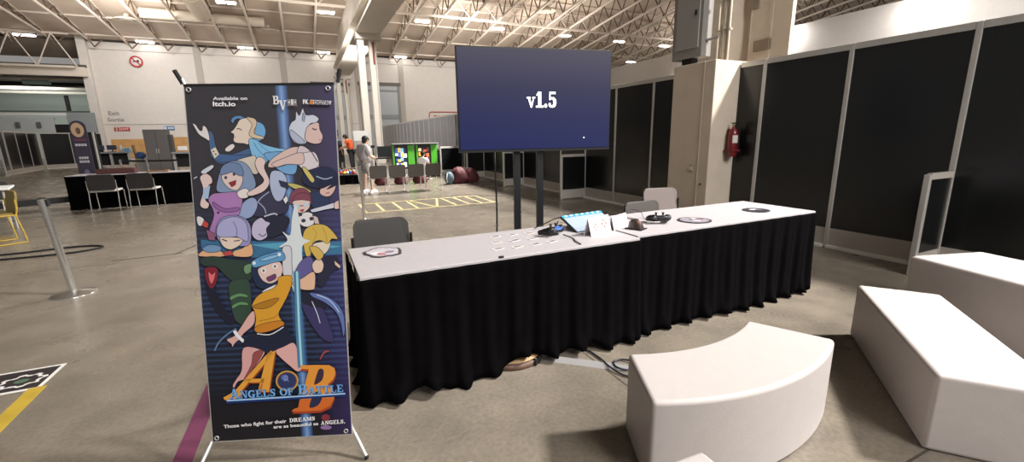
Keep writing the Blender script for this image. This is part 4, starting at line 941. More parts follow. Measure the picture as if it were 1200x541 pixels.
shape('d2a69e', OC, [(320, 360), (348, 332), (358, 360), (350, 405), (300, 450), (280, 478), (255, 500), (240, 522), (235, 505), (210, 482), (250, 462), (285, 415)])
shape('1e2338', OC, [(318, 470), (360, 450), (440, 455), (512, 415), (545, 460), (572, 500), (520, 512), (440, 541), (350, 530), (300, 512)])
stroke('e3e0e4', OC, [(370, 452), (440, 456), (508, 418)], 5); stroke('dfe0e8', OC, [(250, 435), (270, 465), (300, 492)], 18)
shape('1e2338', OD, [(205, 20), (250, 10), (330, 10), (408, 30), (420, 45), (370, 65), (340, 75), (280, 78), (220, 60)])
shape('cf9c9a', OD, [(202, 58), (285, 72), (280, 100), (250, 140), (215, 185), (180, 200), (165, 225), (158, 215), (172, 190), (195, 150)])
shape('8f4a4a', OD, [(245, 80), (285, 76), (230, 165), (205, 190), (235, 130)]); shape('d4a4a0', OD, [(335, 72), (370, 55), (412, 40), (435, 90), (455, 135), (430, 160), (395, 135), (350, 95)])
shape('4a7898', OP, [(344, 318), (351, 318), (354.5, 380), (358, 430), (350, 430), (346.5, 380)], False); shape('9ccfe0', OP, [(346.5, 318), (349, 318), (352, 380), (355.5, 430), (353, 430), (349.5, 380)], False)
shape('9a4350', OD, [(520, 105), (538, 75), (558, 72), (560, 78), (542, 84), (525, 110)])
# --- big initials
def big_A(col, dx, dy):
    for pts in ([(195, 335), (425, 70), (470, 30), (480, 60), (245, 335)], [(440, 52), (500, 30), (455, 335), (372, 335)], [(285, 240), (420, 236), (415, 265), (262, 267)], [(118, 375), (200, 330), (260, 330), (230, 385), (125, 392)]):
        shape(col, OE, [(x+dx, y+dy) for x, y in pts], False, pts[0][0] == 195)
big_A('8c3a22', 9, 9); big_A('d99a3c', 0, 0)
shape('b56a2c', OE, [(405, 260), (412, 262), (398, 335), (372, 335)], False)
def big_B(col, dx, dy):
    shape(col, OF, [(x+dx, y+dy) for x, y in [(175, 78), (300, 76), (390, 78), (430, 100), (438, 140), (420, 185), (380, 220), (420, 250), (428, 320), (400, 380), (330, 412), (230, 418), (114, 420), (130, 400), (163, 390), (190, 300), (240, 108), (185, 104)]], False)
big_B('9c3f22', 6, 16); big_B('d98f38', 0, 0)
shape('c9662a', OF, [(175, 330), (425, 320), (400, 380), (330, 412), (230, 418), (114, 420), (130, 400), (163, 390)], False)
shape('3a2a3a', OF, [(318, 108), (345, 112), (348, 150), (335, 190), (300, 215), (283, 215), (300, 150)]); shape('252a48', OF, [(275, 290), (318, 272), (338, 300), (330, 345), (300, 378), (250, 388), (262, 330)])
oval('c79a4a', OF, 80, 192, 84, 76, 24); oval('8a5a30', OF, 80, 192, 74, 67, 24); oval('2c3560', OF, 80, 192, 68, 62, 24); oval('5d6da8', OF, 62, 168, 26, 22, 16); stroke('8fa0cf', OF, [(70, 150), (60, 175), (72, 188), (84, 170), (74, 150)], 4); stroke('8fa0cf', OF, [(60, 195), (78, 182), (92, 196)], 4)
# --- titles
def line(s, p0, p1, cap, col, slab=None, sizes=None, bold=.0, dx=0.0, dy=0.0):
    LAY[0] += 1; z = .00006*LAY[0]
    a, b_ = Vector(uvb(*p0)), Vector(uvb(*p1)); d = b_-a; W = d.length; d = d/W; n = Vector((-d.y, d.x)); a = a+Vector((dx, dy))
    fn = lambda u, v: P3(*(a+d*u+n*v), z)
    if slab: put_slab(art, s, ink(col), lambda u, v: fn(u, v*cap), W, sizes)
    else: put_text(art, s, ink(col), fn, W, cap, bold)
ttl = 'ANGELS OF BATTLE'; tz = [1.35 if i in (0, 10) else 1 for i in range(16)]
shape('16306a', OP, [(267, 467.5), (406, 460.5), (406, 463.5), (267, 471)], False); shape('9fc4ea', OP, [(267.5, 466.6), (405.5, 459.6), (405.5, 461.2), (267.5, 468.4)], False)
line(ttl, (271, 465.8), (404, 458.5), .036, '142a5c', True, tz, dx=.002, dy=-.003); line(ttl, (271, 465.8), (404, 458.5), .036, '6fa8e0', True, tz)
line('Those who fight for their', (264.5, 499.5), (337.5, 493.5), .0155, 'e6e4e6', bold=.022); line('DREAMS', (341, 493.3), (371, 491), .0185, 'f2f0f2', True)
line('are as beautiful as', (322.5, 500.2), (374.5, 496.5), .0145, 'e6e4e6', bold=.022); line('ANGELS.', (377.5, 496.5), (406, 494.8), .0185, 'f2f0f2', True)
oval('7a2f38', OP, 383, 488, 5, 4); oval('8a6a9a', OP, 383.5, 499.5, 6.5, 2.6)
line('Available on', (248.5, 118.3), (288.5, 118.3), .0125, 'dedce0', bold=.03); line('Itch.io', (248.5, 125.3), (275, 125.6), .0185, 'ebe9ec', bold=.03)
line('B', (318.5, 124), (326, 124), .036, 'e6e2e0', True); line('V', (325.5, 130.8), (335, 130.8), .042, 'e6e2e0', True)
for x in (336, 339.5, 343): line('H' if x != 339.5 else 'I', (x, 124.5), (x+2.6, 124.5), .022, 'd8d4d4', bold=.03)
shape('8a7a7e', OP, [(334, 125), (347, 125.2), (347, 126), (334, 125.8)], False)
shape('c3bfc4', OP, [(362, 119), (386.5, 120.5), (385.5, 125), (361, 124.2)], False); shape('c87a3c', OP, [(361.5, 120), (366, 120), (365, 124.3), (360.5, 124)], False)
line('FK', (353.5, 123.8), (360, 123.8), .018, 'eceaec', bold=.03); line('DIGITAL', (366.5, 124.2), (385, 124.6), .015, '4a464e', bold=.03)
fb = art.build('fabric_print', BO)
uvl = fb.data.uv_layers.new(name='UVMap'); inv = ORG-B1
for poly in fb.data.polygons:
    for li in poly.loop_indices:
        p = fb.data.vertices[fb.data.loops[li].vertex_index].co+inv; uvl.data[li].uv = (p.dot(EX)/BW, p.dot(EH)/BH)
POLE = mat('stand_pole', hexc('c9c6c4'), .35, metal=.6)
m = MB(); m.prism([(-.004, -.004), (BW+.004, -.004), (BW+.004, BH+.004), (-.004, BH+.004)], -.003, -.0012, mat('fabric_back', hexc('a9a6a4'), .7), P3); m.prism([(-.002, BH-.004), (BW+.002, BH-.004), (BW+.002, BH+.006), (-.002, BH+.006)], -.004, .001, BLK, P3); m.build('fabric_backing', BO)
hub = Vector(P3(BW/2, BH*.42, -.13))
for sx in (0, 1):
    tip = Vector(P3(BW+.012 if sx else -.014, BH+.030, -.012)); foot = Vector((.111, 1.877, .012))-ORG if sx else Vector((-.585, 2.095, .012))-ORG
    m = MB(); m.cyl(hub, tip, .007, POLE, seg=10); m.build('upper_arm', BO)
    m = MB(); q = Vector(P3(BW+.012 if sx else -.012, -.004, -.01)); m.cyl(hub, q, .008, POLE, seg=10); m.cyl(q, foot, .009, POLE, seg=10); m.ball(foot, .011, BLK, 10, 6); m.build('leg', BO)
    m = MB(); m.cyl(tip+Vector((0, 0, -.02)), tip+(Vector((.016, .0, .035)) if sx else Vector((-.022, .0, .035))), .009, BLK, seg=8); m.build('hook_tip', BO)
    for vv in (.020, BH-.020):
        m = MB(); c0_ = Vector(P3(.022 if not sx else BW-.022, vv, .0075)); Mx = Matrix((EX, EH, BN)).transposed()
        m.lathe([(.006, 0), (.011, 0), (.011, .0025), (.006, .0025), (.006, 0)], c0_, POLE, 14, Mx); m.build('eyelet', BO)
m = MB(); m.cyl(hub, Vector((-.1, 2.62, .012))-ORG, .008, POLE, seg=10); m.ball(Vector((-.1, 2.62, .012))-ORG, .011, BLK, 10, 6); m.build('leg', BO)
m = MB(); m.ball(hub, .028, BLK, 12, 8); m.build('hub', BO)

# ================================================================== LEFT BACKGROUND
def draped(name, lab, x0, x1, y0, y1, zt, seed, top=CLOTH):
    cx, cy = (x0+x1)/2, (y0+y1)/2; o = empty(name, (cx, cy, 0), lab, 'table'); X, Yy = (x1-x0)/2, (y1-y0)/2
    m = MB(); m.box((0, 0, zt-.012), (2*X, 2*Yy, .024), top, .003); m.build('tabletop', o)
    skirt_mesh([(-X, Yy), (-X, -Yy), (X, -Yy), (X, Yy)], zt-.012, lambda q: .012, step=.03, freq=22, flare=.02, seed=seed).build('skirt', o)
    for sx in (-1, 1):
        for sy in (-1, 1):
            m = MB(); m.cyl((sx*(X-.15), sy*(Yy-.08), 0), (sx*(X-.15), sy*(Yy-.08), zt-.02), .014, TLEG, seg=6); m.build('leg', o)
    return o
draped('draped_table', 'long black-draped table with white top at left, two chairs before it', -4.84, -1.75, 12.88, 13.6, .76, 21)
DKC = mat('dark_seat', hexc('262425'), .6)
c1 = chair('stacking_chair', 'dark chair at the black-draped left table, nearer its outer end', 'dark chairs at the left draped table', (-4.05, 12.50, 0), .04, DKC, CHR, .46, .80, WFR)
dup(c1, (-3.36, 12.50, 0), -.05, 'dark chair at the black-draped left table, nearer the tall poster')
BOXR = mat('maroon_box', hexc('4f2a2a'), .6)
m = MB(); m.box((0, 0, .055), (.72, .26, .11), BOXR, .02); m.box((0, 0, .11), (.60, .2, .02), mat('maroon_lid', hexc('3c1f20'), .6)); tag(m.build('flat_box', loc=(-4.02, 13.25, .761)), 'long low maroon box on the left draped table', 'box')
m = MB(); m.box((0, 0, .02), (.42, .22, .04), mat('tan_tray', hexc('8a6a52'), .6), .01); m.box((0, 0, .045), (.3, .14, .015), BOXR); tag(m.build('flat_tray', loc=(-3.25, 13.25, .761)), 'flat tan tray right of the maroon box', 'tray')
m = MB(); m.box((0, 0, .012), (.5, .3, .022), CARD, .004); m.box((.05, .02, .03), (.3, .2, .015), mat('paper_pink', hexc('c9a9a4'), .6)); tag(m.build('paper_stack', loc=(-2.25, 13.25, .761)), 'white papers on the left draped table against the tall poster', 'papers')
# purple rounded banner
o = empty('flag_banner', (-4.89, 14.2, 0), 'tall narrow purple banner with a rounded top behind the left table', 'banner')
PUR = mat('purple_banner', hexc('3b3548'), .6, vary=.12, scale=2); m = MB()
out = [(-.155, .06), (.155, .06), (.155, 1.84)]+[(.155*cos(a), 1.84+.16*sin(a)) for a in [pi*i/14 for i in range(15)]]+[(-.155, 1.84)]
mv = lambda u, v, w: (u, w, v)
m.prism(out, -.01, .01, PUR, mv)
m.prism([(.12*cos(a)-.01, 1.78+.17*sin(a)) for a in [2*pi*i/20 for i in range(20)]], -.013, -.010, mat('banner_peach', hexc('cfae8a'), .6), mv)
m.prism([(.045*cos(a)+.0, 1.76+.08*sin(a)) for a in [2*pi*i/16 for i in range(16)]], -.016, -.013, mat('banner_brown', hexc('6b5346'), .6), mv)
m.prism([(-.11, 1.52), (.11, 1.52), (.11, 1.57), (-.11, 1.57)], -.013, -.010, mat('banner_maroon', hexc('6e3d4e'), .6), mv)
for z, wd in ((1.40, .22), (1.09, .18), (1.00, .19)):
    for k in range(4): m.prism([(-wd/2+k*wd/4, z), (-wd/2+(k+.82)*wd/4, z), (-wd/2+(k+.82)*wd/4, z+.055), (-wd/2+k*wd/4, z+.055)], -.013, -.010, mat('banner_white', hexc('c9c5cc'), .6), mv)
m.prism([((.06*cos(a)), .70+.14*sin(a)) for a in [2*pi*i/16 for i in range(16)]], -.013, -.010, mat('banner_lilac', hexc('756a86'), .6), mv)
m.build('fabric_print', o); m = MB(); m.box((0, .02, .03), (.3, .34, .06), BLK, .01); m.build('base', o)
# stanchions with black belt
def stanchion(lab, loc, grp, H=.96, lean=0):
    o = empty('barrier_post', loc, lab, 'barrier post', grp)
    m = MB(); m.lathe([(0, .045), (.03, .042), (.06, .03), (.17, .012), (.18, .004), (.178, 0), (0, 0)], (0, 0, 0), CHR, 32); m.build('base', o)
    m = MB(); m.cyl((0, 0, .02), (0, 0, H-.09), .030, CHR, seg=20); m.build('post', o)
    m = MB(); m.cyl((0, 0, H-.09), (0, 0, H-.01), .034, CHR, seg=20); m.cyl((0, 0, H-.01), (0, 0, H), .030, BLK, seg=20); m.box((.036, 0, H-.05), (.012, .05, .06), BLK); m.build('belt_head', o)
    for c_ in kids(o)[1:]: c_.rotation_euler.y = lean
    return o
sg = 'chrome barrier posts'
stanchion('chrome barrier post with round base standing alone at left', (-2.21, 5.55, 0), sg, .965, -.075)
stanchion('chrome barrier post on the floor behind the charcoal chair', (.86, 8.22, 0), sg, 1.0)
stanchion('small chrome barrier post behind the left draped table, left of the grey cabinet', (-5.05, 17.0, 0), sg, .98)
stanchion('small chrome barrier post in front of the grey cabinet', (-4.42, 17.0, 0), sg, .98)
def belt(name, lab, a, b, sag=.03, H=.06):
    a, b = Vector(a), Vector(b); n = 14; m = MB(); rows = []
    d = (b-a).normalized(); nn = Vector((-d.y, d.x, 0))*.002
    for k in range(n+1):
        t = k/n; p = a.lerp(b, t)-Vector((0, 0, sag*4*t*(1-t))); rows.append([p-nn+Vector((0, 0, -H/2)), p-nn+Vector((0, 0, H/2)), p+nn+Vector((0, 0, H/2)), p+nn+Vector((0, 0, -H/2)), p-nn+Vector((0, 0, -H/2))])
    m.grid(rows, BLK, False); return tag(m.build(name), lab, 'belt')
belt('barrier_belt', 'black barrier belt stretched across at left towards the draped table', (-3.4, 7.3, .62), (-6.3, 17.2, .30), .0) if 0 else None
belt('barrier_belt', 'black barrier belt in front of the grey cabinet', (-5.0, 17.0, .93), (-3.0, 17.0, .93))
belt('barrier_belt', 'black barrier belt at knee height running off at the left edge', tuple(at(86, 233, .25)), tuple(at(-30, 244, .25)), .0, .13)
# counters, cabinet and clutter against the white wall
def counter(lab, x0, x1, y, zt, seed):
    o = empty('display_counter', ((x0+x1)/2, y, 0), lab, 'counter', 'black counters along the white wall'); X = (x1-x0)/2
    m = MB(); m.box((0, 0, zt-.04), (2*X, .9, .08), mat('counter_top', hexc('8f9499'), .4), .01); m.build('countertop', o)
    m = MB(); m.box((0, -.20, .64), (2*X-.12, .10, .60), BLK); m.build('front_panel', o)
    for sx in (-1, 0, 1):
        m = MB(); m.box((sx*(X-.06), -.30, (zt-.08)/2), (.10, .10, zt-.08), ALU); m.build('leg', o)
    return o
counter('black counter with clutter at the foot of the white wall, left of the grey cabinet', -9.95, -8.35, 30.0, 1.02, 5)
counter('black counter at the foot of the white wall, right of the grey cabinet', -5.45, -3.6, 25.0, 1.02, 6)
o = empty('storage_cabinet', (-6.36, 26.4, 0), 'tall dark grey two-door cabinet by the white wall', 'cabinet')
CG = mat('cabinet_grey', hexc('5f5c5b'), .5); m = MB(); m.box((0, .3, 1.03), (.92, .6, 2.06), CG, .02); m.box((.52, .3, .92), (.12, .5, 1.8), mat('cabinet_side', hexc('4b4a4b'), .5)); m.build('body', o)
for sx in (-1, 1):
    m = MB(); m.box((sx*.227, -.012, 1.06), (.44, .025, 1.9), mat('cabinet_door', hexc('6a6766'), .5), .008); d_ = m.build('door', o); d_['label'] = 'grey cabinet door'
    m = MB(); m.box((sx*.04, -.035, 1.06), (.03, .02, .22), ALU); m.build('handle', d_)
CL = [('monitor', 'small dark monitor on the far counter, left end', -9.62, 29.9), ('monitor', 'low dark monitor on the far counter, second from the left end', -9.12, 29.9)]
for nm, lab, x, y in CL:
    o = empty('monitor', (x, y, 1.021), lab, 'monitor', 'monitors on the far counter')
    m = MB(); m.box((0, 0, .22), (.40, .05, .24), mat('monitor_slate', hexc('3a4152'), .3), .01); m.build('screen', o); m = MB(); m.cyl((0, .03, .02), (0, .03, .15), .03, BLK, seg=8); m.box((0, .03, .012), (.26, .2, .024), BLK); m.build('stand', o)
m = MB(); m.lathe([(0, 0), (.07, 0), (.075, .14), (.06, .28), (.03, .34), (0, .34)], (0, 0, 0), mat('bottle_white', hexc('c9ccd0'), .4), 16); tag(m.build('jug', loc=(-8.76, 29.9, 1.021)), 'pale jug on the far counter', 'jug')
m = MB(); m.box((0, 0, .09), (.22, .3, .18), mat('bin_blue', hexc('5f9ac2'), .4), .02); m.box((0, 0, .19), (.25, .33, .03), WHITE); tag(m.build('storage_bin', loc=(-8.49, 29.9, 1.021)), 'light blue bin at the right end of the far counter', 'bin')
m = MB(); m.lathe([(0, 0), (.13, 0), (.16, .4), (.14, .4), (.13, .06), (0, .06)], (0, 0, 0), mat('pot_brown', hexc('7a5b3c'), .6), 16); m.cyl((0, 0, .3), (-.12, .1, 1.35), .06, mat('roll_brown', hexc('8d6f4a'), .7), seg=10); tag(m.build('paper_roll_stand', loc=(-7.75, 28.5, 0)), 'brown roll leaning in a pot beside the grey cabinet', 'roll')
o = empty('wrapped_package', (-7.25, 27.2, 0), 'clear and blue wrapped bundle on the floor left of the grey cabinet', 'package')
m = MB(); m.box((0, 0, .35), (.42, .45, .7), mat('film_wrap', hexc('b9b6b4'), .25), .05); m.build('bundle', o); m = MB(); m.ball((0, 0, .86), (.22, .2, .18), mat('wrap_blue', hexc('4f78b8'), .3)); m.build('blue_sack', o)
m = MB(); m.box((0, 0, .16), (.5, .4, .32), OAK, .01); m.box((0, -.21, .16), (.36, .02, .18), WHITE); tag(m.build('wooden_crate', loc=(-5.05, 25.0, 1.021)), 'orange wooden crate on the counter right of the grey cabinet', 'crate')
m = MB(); m.tube(spline([(-.45, 0, 0), (-.4, 0, .3), (.3, 0, .38), (.45, 0, .02)], 6), .04, WHITE, 6); m.tube(spline([(-.2, .3, 0), (0, .3, .42), (.35, .3, .3)], 6), .04, BLK, 6); m.box((0, .15, .02), (1.1, .5, .04), BLK); tag(m.build('folded_trolley', loc=(-3.75, 19.2, 0)), 'folded black and white trolley on the floor before the grey cabinet', 'trolley')
# black booths far left
for k, (x0, y0, x1, y1, lab) in enumerate(((-13.0, 29.2, -13.35, 30.4, 'dark booth panel cut by the left edge of the frame'), (-13.35, 30.5, -13.7, 32.3, 'grey-sheened booth panel, first from the left edge'), (-13.7, 32.3, -14.0, 34.1, 'grey-sheened booth panel, second from the left edge'),
      (-14.0, 34.1, -14.3, 35.9, 'grey-sheened booth panel, third from the left edge'), (-14.2, 36.0, -13.2, 36.9, 'black booth panel right of the angled panels'), (-13.2, 36.9, -12.0, 37.9, 'black booth panel behind the purple banner'))):
    L = sqrt((x1-x0)**2+(y1-y0)**2); partition('booth_panel', L, lab, (x0, y0, 0), atan2(-(x1-x0), y1-y0), 'black booth panels at far left', 2.15)
m = MB(); m.box((0, 0, .52), (.10, .3, 1.76), BLK, .01); m.box((.07, -.12, .52), (.03, .05, 1.76), ALU); o = m.build('screen_edge', loc=(-5.25, 16.0, .36)); tag(o, 'thin black upright panel right of the purple banner', 'panel')
# things at the left edge
o = empty('white_table', (-4.75, 10.8, 0), 'bare white table end cut by the left edge', 'table', rz=-1.24)
m = MB(); m.box((.42, -.36, .745), (.84, .72, .03), WHITE, .006); m.build('tabletop', o)
for sx in (.10, .74):
    for sy in (-.08, -.64):
        m = MB(); m.cyl((sx, sy, 0), (sx, sy, .73), .016, ALU, seg=8); m.build('leg', o)
GOLD = mat('mustard_frame', hexc('b89a3a'), .4)
chair('folding_chair', 'chair with mustard yellow seat at the left edge behind the lone barrier post', 'chairs at the left edge', (-4.30, 9.0, 0), 2.2, mat('mustard_seat', hexc('8f7a3c'), .5), GOLD, .44, .78)
chair('folding_chair', 'pale-framed chair at the left edge farther from the lone barrier post', 'chairs at the left edge', (-5.55, 11.7, 0), .7, DKC, WFR, .44, .78)
m = MB(); m.tube(spline([(-6.5, 8.6, .012), (-4.2, 8.05, .012), (-3.1, 8.15, .012), (-2.75, 7.95, .012), (-3.0, 7.72, .012), (-3.7, 7.70, .012), (-5.0, 7.8, .012), (-6.6, 7.95, .012)], 8), .012, BLK, 8); tag(m.build('floor_cable'), 'thick black cable looping on the floor behind the lone barrier post', 'cable')
tape([((-7.8, 9.9), (-4.4, 9.6))], .35, mat('mustard_floor_band', hexc('8d7a4a'), .4), 'floor_mark', 'wide mustard band on the floor at the left edge')  # broad mustard band laid flat on the floor
tape([((-2.35, 6.95), (-1.62, 6.98)), ((-1.70, 6.95), (-1.50, 7.6))], .035, mat('grey_floor_tape', hexc('55504a'), .6), 'floor_mark', 'short dark tape corner on the floor left of the poster')

# ================================================================== MIDDLE BACKGROUND
CHB = mat('brown_grey_chair_back', hexc('4c4642'), .6)
rc0 = None
for k, (x, lab) in enumerate(((1.70, 'brown-grey chair in the far row of four, beside the standing person'), (2.20, 'brown-grey chair second in the far row of four from the standing person'), (2.69, 'brown-grey chair third in the far row of four from the standing person'), (3.17, 'brown-grey chair ending the far row of four, nearest the big screen'))):
    if rc0 is None: rc0 = chair('stacking_chair', lab, 'far row of four chairs', (x, 12.2, 0), 0, CHB, WFR, .44, .76, WFR)
    else: dup(rc0, (x, 12.2+.03*(k % 2), 0), .03*(k-1), lab)
# green game stations
GRN = mat('lime_green', hexc('4fae2e'), .45); SCB = mat('game_black', hexc('16181c'), .4)
def station(lab, x, y, cols, seed):
    o = empty('game_kiosk', (x, y, 0), lab, 'game kiosk', 'lime green game kiosks')
    m = MB(); m.box((.0, .12, .62), (.80, .30, 1.24), SCB, .01); m.build('cabinet_body', o)
    m = MB(); m.box((.27, -.05, .66), (.24, .04, 1.08), GRN, .005); m.build('green_panel', o)
    m = MB(); m.box((-.375, -.05, .66), (.06, .04, 1.08), GRN, .005); m.build('green_panel', o)
    m = MB(); m.box((-.10, -.045, .80), (.48, .03, .80), SCB); rnd = random.Random(seed)
    for i in range(16):
        cc = cols[i % len(cols)]; c_ = hexc(cc); u = -.29+.095*(i % 4)+rnd.uniform(-.01, .02); z = .50+.17*(i//4)+rnd.uniform(-.02, .03)
        m.box((u+.03, -.062-.0006*i, z), (rnd.uniform(.08, .14), .006, rnd.uniform(.07, .17)), mat('game_pixel_'+cc, c_, .5, emit=c_, estr=.95))
    m.build('display', o)
    m = MB(); m.box((0, .05, 1.255), (.86, .4, .03), ALU); m.build('top_trim', o); return o
station('game kiosk with lime green sides, the one towards the standing person', 3.30, 16.5, ['e8e4e0', '3f62b0', 'e8d04a', 'f0ece8', '2f4f9a', 'd8b23a', '7fb6e0', '1d2a55'], 2)
station('game kiosk with lime green sides behind the seated player', 4.17, 16.5, ['e8a03a', 'f0d84a', '2a2430', 'e06a3a', 'f4e8b0', '3a2a2a', 'c9552f', '54303a'], 5)
BAG = mat('maroon_beanbag', hexc('4f1a1f'), .7, vary=.25, scale=6, bump=.2, bscale=15)
bb = None
for k, (x, y, s, lab) in enumerate(((2.15, 14.4, .8, 'maroon bean bag seen under the first chairs of the far row'), (2.75, 14.3, .8, 'maroon bean bag seen under the middle chairs of the far row'), (3.35, 14.3, .8, 'maroon bean bag seen under the last chair of the far row'), (4.42, 13.5, 1.05, 'maroon bean bag in the pile between kiosk and partition'), (4.86, 13.6, .95, 'maroon bean bag standing by the partition end of the pile'))):
    if bb is None:
        m = MB(); m.lathe([(0, 0), (.20, 0), (.27, .06), (.28, .16), (.25, .28), (.20, .40), (.14, .46), (.06, .49), (0, .495)], (0, 0, 0), BAG, 20)
        rnb = random.Random(9); m.v = [(x_*(1+rnb.uniform(-.16, .16)), y_*(1+rnb.uniform(-.16, .16)), max(0, z_*(1+rnb.uniform(-.10, .06)))) for x_, y_, z_ in m.v]
        bb = m.build('bean_bag'); tag(bb, lab, 'bean bag', 'maroon bean bags'); b_ = bb
    else:
        b_ = bb.copy(); COL.objects.link(b_); b_['label'] = lab
    b_.location = (x, y, 0); b_.scale = (s, s*.9, s*.85 if k < 3 else s)
o = empty('backpack', (4.05, 13.35, 0), 'grey blue backpack leaning on the maroon bean bags', 'backpack')
BPK = mat('backpack_blue', hexc('566a74'), .7); m = MB(); m.ball((0, 0, .2), (.16, .13, .20), BPK); m.build('sack', o); m = MB(); m.tube(spline([(-.1, -.12, .08), (-.14, -.19, .2), (-.08, -.10, .36)], 5), .018, mat('strap_pale', hexc('b9c0c2'), .6), 6); m.build('strap', o)
partition('low_screen', .95, 'low black framed screen panel beside the game kiosks', (4.62, 16.2, 0), radians(-75), 'low screen panel', 1.12)
m = MB(); m.box((0, 0, .45), (.3, .3, .9), SCB, .01); m.ball((0, -.02, 1.02), (.13, .12, .14), mat('figure_bust_brown', hexc('5d4a40'), .6)); m.box((0, 0, 1.16), (.18, .2, .03), ALU); tag(m.build('equipment_stand', loc=(4.62, 16.75, 0)), 'dark upright equipment stand between kiosk and low screen', 'stand')
# low colourful table
o = draped('low_display_table', 'low black table of colourful toys left of the standing person', .35, 1.5, 15.2, 15.9, .31, 44, DKC)
rnd = random.Random(3); TC = ['c23a32', 'e0b23a', 'd8d2ca', 'c23a32', 'e8832f', 'b02c3a', 'e6c84a', 'd0d0d0', '3f5ea8', 'c9452f']
for i in range(10):
    x = .50+.10*i; m = MB(); m.ball((0, 0, .06), (.065, .06, .06), mat('toy_'+TC[i], hexc(TC[i]), .5), 10, 6); m.ball((0, -.02, .13), .035, mat('toy_'+TC[(i+3) % 10], hexc(TC[(i+3) % 10]), .5), 8, 5)
    tag(m.build('toy', loc=(x, 15.4+.12*(i % 3), .311)), 'small bright toy on the low black table, %s from its poster end' % ORD[i], 'toy', 'bright toys on the low table')
# tripod
o = empty('tripod', (2.05, 15.2, 0), 'thin grey tripod beside the standing person', 'tripod')
m = MB(); m.cyl((0, 0, .8), (0, 0, 1.16), .018, DFR, seg=8); m.build('column', o)
for k in range(3):
    a = 2*pi*k/3+.4; m = MB(); m.cyl((0, 0, .92), (.36*cos(a), .36*sin(a), .01), .014, ALU, seg=8); m.build('leg', o)
m = MB(); m.box((0, 0, 1.2), (.12, .08, .09), SCB, .01); m.build('head', o)
m = MB(); m.box((0, 0, .55), (1.3, .6, .06), SCB); 
for sx in (-.55, .55): m.box((sx, 0, .26), (.06, .5, .52), SCB)
m.box((0, 0, .85), (.8, .1, .5), SCB, .01); tag(m.build('media_table', loc=(3.5, 21.5, 0)), 'dark media table with a blank screen beyond the tripod', 'table')
m = MB(); m.box((0, 0, 1.62), (.9, .05, .55), mat('sign_pale', hexc('dcdad8'), .5), .01); m.cyl((-.3, .02, 0), (-.3, .02, 1.4), .02, ALU, seg=8); m.cyl((.3, .02, 0), (.3, .02, 1.4), .02, ALU, seg=8); tag(m.build('notice_board', loc=(2.95, 26.0, 0), rz=-.5), 'white notice board on legs behind the standing person', 'sign')
m = kids; o = empty('black_table', (1.15, 24.6, 0), 'dark table of gear behind the tall poster edge', 'table'); q = MB(); q.box((0, 0, .98), (1.5, .7, .05), WHITE); q.build('tabletop', o)
q = MB(); q.box((0, .1, .62), (1.4, .5, .66), SCB); q.build('shelf_body', o)
for sx in (-.65, .65):
    q = MB(); q.box((sx, 0, .48), (.06, .6, .96), SCB); q.build('leg', o)

